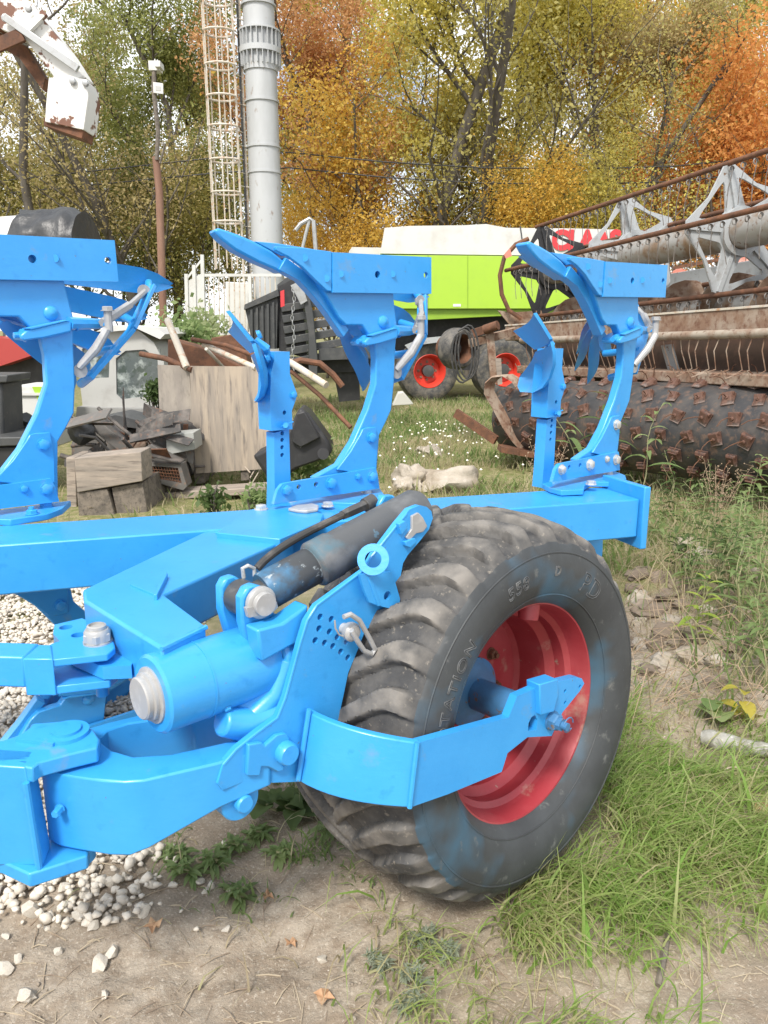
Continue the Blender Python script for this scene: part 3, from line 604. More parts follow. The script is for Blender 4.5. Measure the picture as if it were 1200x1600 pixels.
# rim
rimp = [(.305, HALF + .004), (.310, HALF + .002), (.308, HALF - .008), (.292, HALF - .012), (.286, HALF - .03), (.280, HALF - .06), (.262, HALF - .075), (.262, HALF - .11), (.240, HALF - .13), (.236, HALF - .16), (.236, HALF - .22), (.225, HALF - .235), (.19, HALF - .24), (.12, HALF - .235), (.085, HALF - .22), (.06, HALF - .22), (.06, HALF - .24), (.2, HALF - .26), (.25, HALF - .25), (.27, 0), (.285, -HALF + .02), (.30, -HALF), (.302, -HALF - .002), (.292, -HALF + .03), (.276, 0), (.27, HALF - .12), (.272, HALF - .07), (.293, HALF - .035), (.297, HALF - .012)]
MB().lathe(rimp, WM, AX, 72, True).build('rim', REDP, wheel, 0, 30)
rim_o = [c for c in wheel.children if c.name == 'rim'][0]
for i in range(8):
    a = i * math.pi / 4 + .25; MB().bolt(WM + AX * (HALF - .236) + (UP * math.cos(a) + TT * math.sin(a)) * .14, AX, .014, .016, False, .012).build('wheel_nut', RUST, rim_o)
MB().lathe([(.10, HALF - .23), (.10, HALF - .20), (.075, HALF - .185), (.05, HALF - .18)], WM, AX, 32).build('hub', BLUE2, wheel)
a = R(14); vc = WM + (UP * math.cos(a) + TT * math.sin(a)) * .275 + AX * (HALF - .055)
vd = -(UP * math.cos(a) + TT * math.sin(a))
MB().tube([vc - vd * .02, vc + vd * .032 + AX * .004], [.030, .027], 20).build('valve_guard', REDP, rim_o)
# ================================================================== GROUND
def vnoise(x, y, seed):
    r = np.random.default_rng(seed).random((256, 256)); xi = np.floor(x).astype(int); yi = np.floor(y).astype(int)
    fx = x - xi; fy = y - yi; fx = fx * fx * (3 - 2 * fx); fy = fy * fy * (3 - 2 * fy); g = lambda i, j: r[i & 255, j & 255]
    return (g(xi, yi) * (1 - fx) + g(xi + 1, yi) * fx) * (1 - fy) + (g(xi, yi + 1) * (1 - fx) + g(xi + 1, yi + 1) * fx) * fy
def fbm(x, y, seed, oct=4): return sum(vnoise(x * 2 ** i, y * 2 ** i, seed + i) * .5 ** i for i in range(oct)) / 2
def sstep(a, b, x): t = np.clip((x - a) / (b - a), 0, 1); return t * t * (3 - 2 * t)
def gz(x, y):
    x = np.asarray(x, float); y = np.asarray(y, float); near = 1 / (1 + (y / 6) ** 2)
    h = (fbm(x * 1.3, y * 1.3, 1, 3) - .42) * .10 + (fbm(x * 9, y * 9, 5, 4) - .45) * .045 * near + (fbm(x * 45, y * 45, 11, 2) - .35) * .012 * near
    h += .16 * sstep(1.05, 1.9, x) * sstep(2.1, 2.8, y) * (1 - sstep(4.5, 6, y)) * (.5 + fbm(x * 3, y * 3, 21, 3))     # earth bank at the right
    d = np.hypot((x - .22), (y - 1.98)); h = h * sstep(.05, .6, d) + .040 * (1 - sstep(.1, .6, d))
    return h - .01
def gpt(u, v):
    p = atz(u, v, 0.0)
    for _ in range(4): p = atz(u, v, float(gz(p.x, p.y)))
    return p
def pix(x, y, z):
    a = y * _c - (z - CAM_H) * _s; return 600 + FPX * x / a, 800 - FPX * (y * _s + (z - CAM_H) * _c) / a
def grow(a, b, n, e0, far):  # coordinates: dense between a and b, geometric outside
    st = (b - a) / n; L = [];  q = a; s_ = st
    while q > -far: s_ *= 1.13; q -= s_; L.append(q)
    Rr_ = []; q = b; s_ = st
    while q < far: s_ *= 1.13; q += s_; Rr_.append(q)
    return np.array(L[::-1] + list(np.linspace(a, b, n + 1)) + Rr_)
gx = grow(-1.7, 2.3, 300, 0, 260); gy = grow(1.0, 4.4, 240, 0, 260); gy = gy[gy > -60]
GX, GY = np.meshgrid(gx, gy); GZ = gz(GX, GY)
idx = np.arange(GX.size).reshape(GX.shape); F = np.stack([idx[:-1, :-1], idx[:-1, 1:], idx[1:, 1:], idx[1:, :-1]], -1).reshape(-1, 4)
gm = bpy.data.materials.new('soil_and_turf'); gm.use_nodes = True; t = gm.node_tree; b = t.nodes['Principled BSDF']; b.inputs['Roughness'].default_value = .95; b.inputs['Specular IOR Level'].default_value = .15
tc = t.nodes.new('ShaderNodeTexCoord')
def gn(sc, det, ro=.6): n_ = t.nodes.new('ShaderNodeTexNoise'); n_.inputs['Scale'].default_value = sc; n_.inputs['Detail'].default_value = det; n_.inputs['Roughness'].default_value = ro; t.links.new(tc.outputs['Object'], n_.inputs['Vector']); return n_.outputs['Fac']
def gmix(f, lo, hi, a, b_):
    mr = t.nodes.new('ShaderNodeMapRange'); mr.inputs['From Min'].default_value = lo; mr.inputs['From Max'].default_value = hi; t.links.new(f, mr.inputs['Value'])
    x = t.nodes.new('ShaderNodeMix'); x.data_type = 'RGBA'; t.links.new(mr.outputs['Result'], x.inputs['Factor'])
    for q, s_ in ((a, 'A'), (b_, 'B')):
        if isinstance(q, tuple): x.inputs[s_].default_value = (*q, 1)
        else: t.links.new(q, x.inputs[s_])
    return x.outputs['Result']
c1 = gmix(gn(2.2, 8), .42, .58, (.28, .232, .178), (.40, .34, .27))
c2 = gmix(gn(18, 8), .42, .66, c1, (.27, .215, .16)); c2 = gmix(gn(120, 4), .56, .70, c2, (.50, .44, .36))
turf = gmix(gn(1.1, 6), .35, .65, (.20, .19, .09), (.15, .17, .055)); turf = gmix(gn(12, 7), .45, .65, turf, (.30, .26, .15))
at_ = t.nodes.new('ShaderNodeAttribute'); at_.attribute_name = 'tint'
c3 = gmix(at_.outputs['Fac'], .15, .85, c2, turf); t.links.new(c3, b.inputs['Base Color'])
bp_ = t.nodes.new('ShaderNodeBump'); bp_.inputs['Strength'].default_value = .9; bp_.inputs['Distance'].default_value = .012; t.links.new(gn(55, 8, .7), bp_.inputs['Height']); t.links.new(bp_.outputs['Normal'], b.inputs['Normal'])
tint = sstep(3.3, 5.0, GY + (fbm(GX * 2, GY * 2, 31, 3) - .4) * 2) * .95
ground = np_mesh('ground', np.stack([GX, GY, GZ], -1).reshape(-1, 3), F, gm, None, tint.ravel(), True); tag(ground, kind='structure')

# ------------------------------------------------------------------ grass
GRASS = leafmat('grass_blades', (.56, .49, .30), (.22, .40, .075), (.36, .47, .15))
DRY = leafmat('dry_grass_blades', (.42, .35, .23), (.38, .42, .18), (.54, .47, .31))
WEEDY = leafmat('weed_leaves', (.15, .21, .075), (.27, .36, .12), (.20, .28, .10))
def blades(name, pts, length, width, lean, matl, tint, seed, az_bias=None, seg=4):
    r = np.random.default_rng(seed); n = len(pts); az = r.random(n) * 2 * np.pi if az_bias is None else az_bias + r.normal(0, .9, n)
    L = length * (.45 + r.random(n) * .9); ln = lean * (.3 + r.random(n) * 1.1); W = width * (.6 + r.random(n) * .8)
    dx, dy = np.cos(az), np.sin(az); fa = az + np.pi / 2 + r.normal(0, .7, n); sx, sy = np.cos(fa), np.sin(fa)
    V_ = np.zeros((n, 2 * seg + 1, 3)); 
    for k in range(seg + 1):
        s_ = k / seg; b_ = ln * s_; hz_ = L * np.sin(np.clip(b_, 0, 2.6)) / np.maximum(ln, .05) * 1.0 if False else L * s_ * np.sin(np.clip(ln * s_, 0, 1.75)); up_ = L * s_ * np.cos(np.clip(ln * s_, 0, 1.75))
        cx_, cy_, cz_ = pts[:, 0] + dx * hz_, pts[:, 1] + dy * hz_, pts[:, 2] + np.maximum(up_, .004)
        w_ = W * .5 * (1 - s_ ** 1.6)
        if k < seg:
            V_[:, 2 * k] = np.stack([cx_ - sx * w_, cy_ - sy * w_, cz_], -1); V_[:, 2 * k + 1] = np.stack([cx_ + sx * w_, cy_ + sy * w_, cz_], -1)
        else: V_[:, 2 * k] = np.stack([cx_, cy_, cz_], -1)
    nv = 2 * seg + 1; base = np.arange(n)[:, None] * nv; tri = []
    for k in range(seg - 1): tri += [(2 * k, 2 * k + 1, 2 * k + 3), (2 * k, 2 * k + 3, 2 * k + 2)]
    tri.append((2 * seg - 2, 2 * seg - 1, 2 * seg)); tri = np.array(tri)
    Fc = (base[:, :, None] + tri[None]).reshape(-1, 3)
    tn = np.repeat(np.clip(tint + r.normal(0, .24, n), 0, 1), nv)
    return tag(np_mesh(name, V_.reshape(-1, 3), Fc, matl, None, tn), kind='stuff')
def blob(u, v, L):
    m = np.zeros_like(u)
    for cu, cv, ru, rv, wt in L: m = np.maximum(m, wt * np.exp(-(((u - cu) / ru) ** 2 + ((v - cv) / rv) ** 2)))
    return m
def scatter(n, x0, x1, y0, y1, dens, seed, clump=0):
    r = np.random.default_rng(seed); x = x0 + r.random(n) * (x1 - x0); y = y0 + r.random(n) * (y1 - y0)
    z = gz(x, y); u, v = pix(x, y, z); d = dens(u, v, x, y)
    if clump: d = d * sstep(.30, .55, fbm(x * clump, y * clump, seed + 50, 3))
    k = r.random(n) < d; return np.stack([x[k], y[k], z[k]], -1), u[k], v[k]
def tyre_clear(x, y):      # nothing grows through the tyre's contact patch
    tx = (x - .24) * T.x + (y - 2.02) * T.y; nx_ = (x - .24) * N.x + (y - 2.02) * N.y
    return 1 - ((np.abs(tx) < .30) & (np.abs(nx_) < .24))
G1 = [(830, 1540, 150, 80, .95), (940, 1560, 80, 50, .6), (1060, 1250, 120, 60, .6), (1180, 1400, 60, 40, .35), (950, 1420, 120, 60, .7), (700, 1450, 60, 50, .35), (690, 1580, 60, 40, .5), (860, 1395, 150, 95, .9), (800, 1480, 110, 95, .95), (1000, 1290, 130, 100, .95), (960, 1190, 60, 80, .7), (1130, 1330, 120, 60, .75), (760, 1560, 90, 60, .9), (900, 1340, 80, 60, 1), (1020, 1580, 90, 30, .6), (880, 1575, 120, 50, .75), (1100, 1470, 30, 30, .35), (1180, 1210, 60, 60, .35)]
p_, u_, v_ = scatter(150000, -.2, 2.0, 1.2, 3.2, lambda u, v, x, y: blob(u, v, G1) * tyre_clear(x, y) * .50, 101, 4.5)
blades('grass', p_, .15, .0058, 1.35, GRASS, .30 + .75 * (fbm(p_[:, 0] * 5, p_[:, 1] * 5, 301, 3) - .12) * .75, 1, -.9)
G2 = [(1000, 1320, 200, 120, .7), (1100, 1500, 120, 60, .3), (780, 1500, 160, 100, .4), (300, 1480, 300, 60, .07), (1020, 1150, 90, 90, .6), (1120, 1230, 140, 70, .8), (1150, 1120, 90, 80, .55), (700, 1420, 240, 60, .22), (1050, 1420, 200, 100, .2), (300, 1420, 300, 90, .10), (560, 1330, 140, 70, .35), (430, 1380, 120, 60, .3), (1100, 900, 160, 150, .5), (1000, 830, 80, 60, .7), (860, 1540, 200, 60, .25), (200, 1560, 300, 40, .06)]
p_, u_, v_ = scatter(90000, -1.6, 3.4, 1.1, 5, lambda u, v, x, y: blob(u, v, G2) * tyre_clear(x, y) * .5, 111, 4)
blades('dry_grass', p_, .12, .0042, 2.1, DRY, .45, 2)
G3 = [(400, 1320, 120, 55, .9), (330, 1350, 70, 30, .7), (470, 1290, 60, 60, .8), (560, 1370, 70, 30, .4), (520, 1260, 60, 50, .6), (700, 1530, 25, 40, .5)]
p_, u_, v_ = scatter(40000, -.9, .4, 1.6, 2.7, lambda u, v, x, y: blob(u, v, G3) * tyre_clear(x, y) * .45, 121, 6)
blades('fine_weeds', p_, .055, .0065, 1.3, WEEDY, .5, 3)
p_, u_, v_ = scatter(30000, .8, 4.2, 2.4, 5.5, lambda u, v, x, y: blob(u, v, [(1120, 860, 170, 90, .9), (1040, 800, 70, 60, .8), (1080, 960, 100, 80, .35), (1180, 960, 90, 90, .5), (1150, 740, 120, 50, .5), (1160, 1090, 80, 60, .55)]) * .35, 115, 3)
blades('tall_dry_grass', p_, .34, .006, 1.1, DRY, .5, 22)
p_, u_, v_ = scatter(30000, .8, 4.2, 2.2, 5.5, lambda u, v, x, y: blob(u, v, [(1130, 850, 170, 80, .8), (1180, 1010, 90, 110, .9), (1060, 780, 80, 50, .5), (1160, 1100, 90, 60, .6)]) * .22, 117, 4)
blades('long_green_grass', p_, .30, .008, 1.3, WEEDY, .6, 23)
# meadow behind the plough
def md(u, v, x, y): return np.where((v > 560) & (v < 900), 1, .0) * sstep(3.4, 4.6, y + (fbm(x * 1.5, y * 1.5, 77, 2) - .4)) * np.where(x < -.75 - (y - 3) * .14, .12, 1)
p_, u_, v_ = scatter(150000, -3.5, 6.5, 3.3, 17, lambda u, v, x, y: md(u, v, x, y) * .55, 131, 1.6)
blades('meadow_grass', p_, .15, .011, 1.0, DRY, .58, 4, None, 3)
p_, u_, v_ = scatter(60000, -3.5, 6.5, 3.8, 17, lambda u, v, x, y: md(u, v, x, y) * .5, 141, 1.1)
blades('meadow_weeds', p_, .16, .022, .9, WEEDY, .62, 5, None, 3)
# small white flowers
r = np.random.default_rng(9); fv = []; ff = []
p_, u_, v_ = scatter(1300, -1, 4, 5, 12, lambda u, v, x, y: blob(u, v, [(680, 700, 70, 45, 1), (640, 760, 40, 30, .5), (720, 740, 80, 40, .35), (860, 720, 300, 90, .06), (620, 650, 100, 60, .08)]) * .8, 151)
PET = mat('white_petals', (.80, .78, .68), .7)
fm = MB()
for q in p_:
    c = Vector(q) + Vector((0, 0, .09 + r.random() * .08)); s_ = .009 + r.random() * .009
    fm.add([c + Vector((-s_, 0, 0)), c + Vector((0, -s_, -.004)), c + Vector((s_, 0, 0)), c + Vector((0, s_, .012)), c + Vector((0, 0, .008)), c + Vector((0, 0, -.012))], [(0, 1, 4), (1, 2, 4), (2, 3, 4), (3, 0, 4), (1, 0, 5), (2, 1, 5), (3, 2, 5), (0, 3, 5)])
tag(fm.build('white_flowers', PET, None, 0, 0, False), kind='stuff')

# ------------------------------------------------------------------ gravel and loose stones
def stone_mesh(seed, sub=2):
    m = MB(); rr = random.Random(seed); sc = (1, .68 + rr.random() * .3, .42 + rr.random() * .28); m.ball((seed * 3.1, seed * 1.7, 0), 1, sub, .55, sc)
    o = Vector((seed * 3.1, seed * 1.7, 0)); vs = []
    for p in m.v:
        q = p - o
        for ax_ in range(7):      # a few flat knapped faces
            n_ = Vector((math.sin(seed * 5 + ax_ * 2.1), math.cos(seed * 3 + ax_ * 1.7), math.sin(seed + ax_ * 4.2))).normalized(); d_ = q.dot(n_) - .50
            if d_ > 0: q = q - n_ * d_ * .97
        vs.append(q)
    return vs, m.f
protos = [stone_mesh(i + 1, 1) for i in range(7)]; fine = [stone_mesh(i + 1, 2) for i in range(7)]
r = np.random.default_rng(21); PV = [np.array([tuple(p) for p in vs]) for vs, _ in protos]; PF = [np.array(f) for _, f in protos]
p_, u_, v_ = scatter(34000, -3.6, -.35, 1.65, 5.2, lambda u, v, x, y: 1 - sstep(-.78, -.54, x + (fbm(x * 6, y * 6, 61, 3) - .4) * .45 + .22 * (y - 2.2) * (y > 2.2)) if False else (1 - sstep(-.78, -.54, x + (fbm(x * 6, y * 6, 61, 3) - .4) * .45 + .22 * (y - 2.2) * (y > 2.2))) * sstep(1.66, 1.90, y + (fbm(x * 7, y * 7, 62, 3) - .4) * .45) * np.where((u > -60) & (v < 1450), 1, .0) * .95 + .05 * np.exp(-((u - 160) / 150) ** 2 - ((v - 1400) / 60) ** 2), 161)
VV, FF, o_ = [], [], 0
for q in p_:
    i = r.integers(7); s_ = .010 + .017 * r.random() ** 2.0; a = r.random() * 6.28; ca2, sa2 = math.cos(a), math.sin(a); P = PV[i] * s_
    tl = r.normal(0, .35); P = np.stack([P[:, 0], P[:, 1] * math.cos(tl) - P[:, 2] * math.sin(tl), P[:, 1] * math.sin(tl) + P[:, 2] * math.cos(tl)], -1)
    P = np.stack([P[:, 0] * ca2 - P[:, 1] * sa2, P[:, 0] * sa2 + P[:, 1] * ca2, P[:, 2]], -1) + q + [0, 0, .006 + .022 * r.random()]
    VV.append(P); FF.append(PF[i] + o_); o_ += len(P)
GRAVEL = mat('pale_gravel', (.66, .60, .51), .85, 0, [(14, 3, .40, .60, (.48, .43, .36)), (45, 5, .55, .7, (.68, .64, .57))], (60, 5, .4, .003))
tag(np_mesh('gravel', np.concatenate(VV), np.concatenate(FF), GRAVEL), kind='stuff')
loose = [(52, 1427, 17), (127, 1436, 14), (148, 1448, 12), (162, 1420, 14), (176, 1492, 13), (155, 1510, 15), (92, 1488, 9), (28, 1500, 8), (8, 1520, 14), (40, 1560, 17), (10, 1465, 8), (164, 1556, 8), (12, 1362, 14), (148, 1350, 12), (225, 1426, 12), (270, 1385, 9), (330, 1386, 9), (312, 1380, 10), (322, 1395, 8), (355, 1455, 9), (234, 1332, 12), (207, 1342, 11), (175, 1380, 12), (100, 1390, 13), (132, 1400, 11), (195, 1372, 9), (502, 1502, 9), (75, 1452, 7), (190, 1408, 10), (215, 1395, 9)]
meshes = []
for i, (vs, f) in enumerate(fine):
    me = bpy.data.meshes.new('stone'); me.from_pydata([tuple(p) for p in vs], [], f); me.materials.append(STONE); me.polygons.foreach_set('use_smooth', [True] * len(me.polygons)); me.set_sharp_from_angle(angle=R(28)); meshes.append(me)
for i, (u, v, rp_) in enumerate(loose):
    p = gpt(u, v); o = bpy.data.objects.new('white_stone', meshes[i % 7]); COL.objects.link(o); s_ = rp_ * (p - EYE).length / FPX * .95
    o.location = p + Vector((0, 0, s_ * .3)); o.scale = (s_, s_, s_); o.rotation_euler = (random.uniform(-.3, .3), random.uniform(-.3, .3), random.random() * 6)
    tag(o, 'loose pale limestone pebble lying on the bare soil beside the gravel', 'stone', 'loose white stones on the soil')
def rock(u, v, rp_, lab, m=ROCK, sc=(1, .8, .6), grp='lumps of rubble on the right bank', seed=None, sink=.25, rz=None, Y=None):
    p = gpt(u, v) if Y is None else at(u, v, Y); s_ = rp_ * (p - EYE).length / FPX; mb = MB().ball((u * .37, v * .21, 0), 1, 4, .5, sc); c = Vector((u * .37, v * .21, 0)); sd_ = seed or u
    for i, q in enumerate(mb.v):
        q = q - c
        for k in range(6):
            n_ = Vector((math.sin(sd_ * 5 + k * 2.1), math.cos(sd_ * 3 + k * 1.7), math.sin(sd_ + k * 4.2))).normalized(); d_ = q.dot(n_) - .58
            if d_ > 0: q = q - n_ * d_ * .8
        q = q * (1 + .10 * mnoise.noise(q * 4 + Vector((sd_, 0, 0))) + .04 * mnoise.noise(q * 11)); mb.v[i] = Matrix.Rotation(rz if rz is not None else sd_, 3, 'Z') @ q * s_ + p + Vector((0, 0, s_ * sc[2] * (1 - sink * 2) * .5))
    o = mb.build('rock', m, None, 0, 40); tag(o, lab, 'rock', grp); return o
rock(705, 765, 62, 'long flat slab of broken concrete in the grass behind the beam', ROCK, (1.2, .6, .42), None, 3, .1, .1)
rock(640, 762, 34, 'rounded lump of concrete at the left end of the concrete slab', ROCK, (1, .8, .8), None, 5, .1)
rock(627, 770, 22, 'small pointed concrete piece lowest beside the blue plough leg', ROCK, (1, .8, .8), None, 9, .1)
rock(672, 712, 26, 'half buried pale boulder among the small white flowers', ROCK, (1, .8, .5), None, 12, .2)
STN = 'greyish lump of rubble lying in the dirt to the right of the wheel'
for u, v, r_ in ((1068, 862, 26), (1100, 880, 30), (1075, 880, 18), (1170, 905, 26), (1035, 1035, 20), (1080, 1030, 25), (1050, 975, 18), (1120, 1040, 20), (1000, 1010, 16), (1000, 940, 20), (1180, 880, 30), (1105, 960, 17), (1150, 960, 18), (1130, 1000, 12), (1060, 1070, 13), (1000, 975, 13), (1160, 850, 18)): rock(u, v, r_, STN)
for u, v, r_ in ((1015, 960, 30), (1050, 935, 24), (990, 1010, 18), (1040, 990, 26), (1090, 1000, 22), (1010, 1050, 20), (1000, 900, 22), (1035, 905, 18), (1065, 915, 20), (1100, 930, 24), (1140, 940, 20), (1180, 945, 22), (1020, 1010, 16), (1060, 1010, 18), (1105, 985, 16), (1135, 1035, 18), (1170, 980, 20), (1120, 1070, 18), (1070, 950, 18), (1150, 1010, 24), (990, 925, 18)): rock(u, v, r_, 'dark clod of earth on the bank to the right of the wheel', SOILCLOD, (1, .8, .5), 'clods of earth on the right bank', u * 1.7)

p_, u_, v_ = scatter(9000, -1.6, 2.0, 1.15, 3.6, lambda u, v, x, y: .7 * tyre_clear(x, y) * sstep(.35, .6, fbm(x * 4, y * 4, 181, 3)), 171)
VV, FF, o_ = [], [], 0
for q in p_:
    i = r.integers(7); s_ = .0025 + .006 * r.random() ** 3; a = r.random() * 6.28; P = PV[i] * s_; P = np.stack([P[:, 0] * math.cos(a) - P[:, 1] * math.sin(a), P[:, 0] * math.sin(a) + P[:, 1] * math.cos(a), P[:, 2]], -1) + q + [0, 0, s_ * .3]
    VV.append(P); FF.append(PF[i] + o_); o_ += len(P)
tag(np_mesh('soil_grit', np.concatenate(VV), np.concatenate(FF), mat('soil_grit_stone', (.30, .25, .195), .95, 0, [(25, 2, .42, .58, (.22, .18, .14)), (40, 2, .58, .68, (.50, .45, .38))])), kind='stuff')
p_, u_, v_ = scatter(14000, -.2, 2.2, 1.2, 3.4, lambda u, v, x, y: blob(u, v, G1) * tyre_clear(x, y) * .28, 191, 4)
blades('broad_grass', p_, .20, .0105, 1.25, GRASS, .55, 24)
# ------------------------------------------------------------------ weeds as plants
LEAFG = leafmat('pale_green_leaves', (.20, .29, .11), (.34, .42, .19), (.26, .35, .14)); LEAFD = leafmat('dark_green_leaves', (.075, .12, .04), (.15, .22, .08))
STEM = mat('plant_stem', (.27, .26, .14), .8); DSTEM = mat('dry_stem', (.34, .25, .17), .85); YLEAF = leafmat('yellow_leaves', (.46, .42, .08), (.62, .52, .10))
def leaf_geo(base, d, L, W, droop, rr):
    d = d.normalized(); sd_ = d.cross(Z); sd_ = sd_.normalized() if sd_.length > .01 else Vector((1, 0, 0)); vs = []
    for k in range(6):
        s_ = k / 5; c = base + d * L * s_ - Z * droop * L * s_ * s_; w_ = W * math.sin(math.pi * min(.97, .08 + s_ * .9)) ** .8 * .5
        vs += [c - sd_ * w_ + Z * w_ * .35, c, c + sd_ * w_ + Z * w_ * .35]
    f = []
    for k in range(5): f += [(3 * k, 3 * k + 1, 3 * k + 4, 3 * k + 3), (3 * k + 1, 3 * k + 2, 3 * k + 5, 3 * k + 4)]
    return vs, f
def weed(u, v, h, nl_, L, W, lab, cat='weed', grp=None, lean=(0, 0), m=LEAFG, seed=0, start=.15, droop=.5, rise=.5, stem=STEM, name='tall_weed', nst=1, Y=None):
    rr = random.Random(seed + int(u)); p = gpt(u, v) if Y is None else at(u, v, Y); t = thing(name, p, lab, cat, grp); LV, LF, TN = [], [], []; sm_ = MB()
    for s0 in range(nst):
        ln_ = Vector((lean[0] + rr.uniform(-.25, .25) * (nst > 1), lean[1] + rr.uniform(-.25, .25) * (nst > 1), 1)); hh = h * rr.uniform(.75, 1.05) if nst > 1 else h
        path = [p + Vector((ln_.x * hh * s * s + .02 * math.sin(s * 7 + seed), ln_.y * hh * s * s, hh * s)) for s in [i / 8 for i in range(9)]]
        sm_.tube(path, [.0045 * (1 - .7 * i / 8) * max(1, h / .7) for i in range(9)], 5)
        for k in range(nl_):
            s = start + (1 - start) * (k + .5) / nl_; q = path[min(7, int(s * 8))].lerp(path[min(8, int(s * 8) + 1)], s * 8 - int(s * 8)); a = k * 2.4 + rr.uniform(-.4, .4); sz_ = (1.15 - .65 * s) * rr.uniform(.8, 1.2)
            vs, f = leaf_geo(q, Vector((math.cos(a), math.sin(a), rise * (.6 + s))), L * sz_ * 1.3, W * sz_ * 1.45, droop * rr.uniform(.6, 1.4), rr)
            o_ = len(LV); LV += vs; LF += [tuple(i + o_ for i in g_) for g_ in f]; TN += [rr.random()] * len(vs)
    sm_.build('stem', stem, t)
    o = np_mesh('foliage', np.array([tuple(q - p) for q in LV]), LF, m, t, TN, True); return t
WG = 'lance-leaved weeds growing in front of the rusty drum'
weed(1172, 840, .62, 26, .17, .030, 'tall upright weed with long narrow leaves at the right edge, before the drum', grp=None, seed=1, rise=.35)
weed(1192, 800, .5, 20, .16, .028, 'narrow-leaved weed cut by the right edge of the view, behind a taller one', seed=2)
weed(1015, 900, .62, 10, .12, .024, 'thin leaning weed with willow-like leaves just right of the beam end plate', lean=(-.25, 0), seed=3, m=LEAFG, start=.4)
weed(905, 800, .75, 12, .22, .03, 'bushy weed with bright strap leaves behind the right skimmer', seed=4, m=LEAFG, lean=(-.4, .0), start=.5, rise=.2, Y=4.6)
weed(935, 770, .68, 12, .20, .032, 'grey-green willow-leaved weed between skimmer and right plough leg', seed=5, lean=(.1, 0), start=.45, rise=.4, Y=4.8, m=LEAFD)
weed(1000, 780, .6, 9, .17, .03, 'weed with pale drooping leaves right of the right plough leg', seed=6, lean=(.15, 0), start=.3, Y=4.7)
weed(1150, 905, .52, 20, .13, .024, 'leafy upright weed left of the tallest weed at the right edge', seed=91, rise=.4)
weed(1188, 930, .48, 18, .14, .024, 'leaning weed with drooping leaves low at the right edge', seed=92, rise=.3, lean=(-.3, 0))
weed(1118, 885, .46, 16, .12, .022, 'slim weed rising between the rubble and the rusty drum', seed=93, rise=.4, m=LEAFD)
for i, (u, v) in enumerate(((1030, 860), (1075, 905), (1100, 850), (1130, 920), (1165, 890), (1185, 960), (1150, 985), (1120, 960), (1195, 1030), (1170, 1060), (1050, 800), (1090, 790))):
    weed(u, v, .38 + .06 * (i % 4), 14, .12, .02, 'straggly knee-high weed among dry stalks on the right bank', grp='straggly weeds on the right bank', seed=120 + i, m=(LEAFG, LEAFD, LEAFG)[i % 3], nst=2, lean=(.2 * math.sin(i * 2.3), .1), start=.25)
for i, (u, v) in enumerate(((1070, 830), (1105, 800), (1140, 870), (1060, 900), (1180, 940), (1120, 900), (1085, 935), (1040, 820), (1150, 800), (1190, 880))):
    weed(u, v, .30 + .14 * (i % 3), 14, .11, .02, 'short green weed sprouting from the rubble on the right bank', grp='short weeds on the right bank', seed=20 + i, m=(LEAFG, LEAFD)[i % 2], nst=2)
weed(1090, 1010, .36, 16, .10, .022, 'yellow-green leafy weed standing among the rubble lumps', seed=40, m=leafmat('fresh_leaves', (.30, .42, .07), (.44, .52, .12)))
weed(1150, 1130, .16, 5, .10, .05, 'wilted weed with yellow curled leaves at the right edge', seed=41, m=YLEAF, rise=.2)
weed(1115, 1130, .06, 4, .09, .09, 'low plant with one broad green leaf on the dirt bank', seed=42, m=LEAFG, rise=.4)
for i, (u, v) in enumerate(((455, 1275), (480, 1262), (425, 1268))):
    weed(u, v, .05, 7, .10, .055, 'broad-leaved dock plant growing under the blue swing fork', grp='dock plants under the fork', seed=50 + i, m=LEAFD, rise=.9, droop=.6, start=.0)
for i, (u, v) in enumerate(((365, 1330), (405, 1310), (330, 1352), (290, 1368), (370, 1405), (440, 1340), (520, 1300), (280, 1345))):
    weed(u, v, .045, 16, .048, .011, 'low leafy rosette weed between gravel and tyre', grp='low rosette weeds by the gravel', seed=60 + i, m=LEAFG, rise=.6, start=0, nst=3)
for i, (u, v) in enumerate(((645, 1540), (660, 1480), (640, 1580), (695, 1500), (590, 1520))):
    weed(u, v, .055, 22, .030, .0045, 'silvery feathery wormwood tuft on the bare soil', grp='silvery wormwood tufts', seed=70 + i, m=leafmat('silver_leaves', (.30, .35, .26), (.42, .46, .36)) if i == 0 else bpy.data.materials['silver_leaves'], nst=6, rise=.8)
# dry seed-head stalks
for i, (u, v, h, lb) in enumerate(((1118, 830, .62, 'dry reddish weed stalk covered in tiny seed heads'), (855, 790, .5, 'thin dry grass stalks behind the right skimmer post'))):
    p = gpt(u, v) if i == 0 else at(u, v, 5.2); t = thing('dry_weed', p, lb, 'weed'); rr = random.Random(i); m1, m2 = MB(), MB()
    for k in range(9):
        a = rr.random() * 6.28; q = p + Vector((math.cos(a) * .16 * rr.random() * 1.6, math.sin(a) * .12, h * rr.uniform(.6, 1))); m1.tube([p, p.lerp(q, .5) + Vector((0, 0, .04)), q], [.0035, .0025, .001], 4)
        for j in range(16):
            s = rr.uniform(.45, 1); c = p.lerp(q, s) + Vector((rr.uniform(-.05, .05), rr.uniform(-.05, .05), rr.uniform(-.01, .05))); m1.tube([p.lerp(q, s), c], .0008, 3); m2.ball(c, .005, 1)
    m1.build('stem', DSTEM, t); m2.build('seed_head', DSTEM, t)['kind'] = 'stuff'
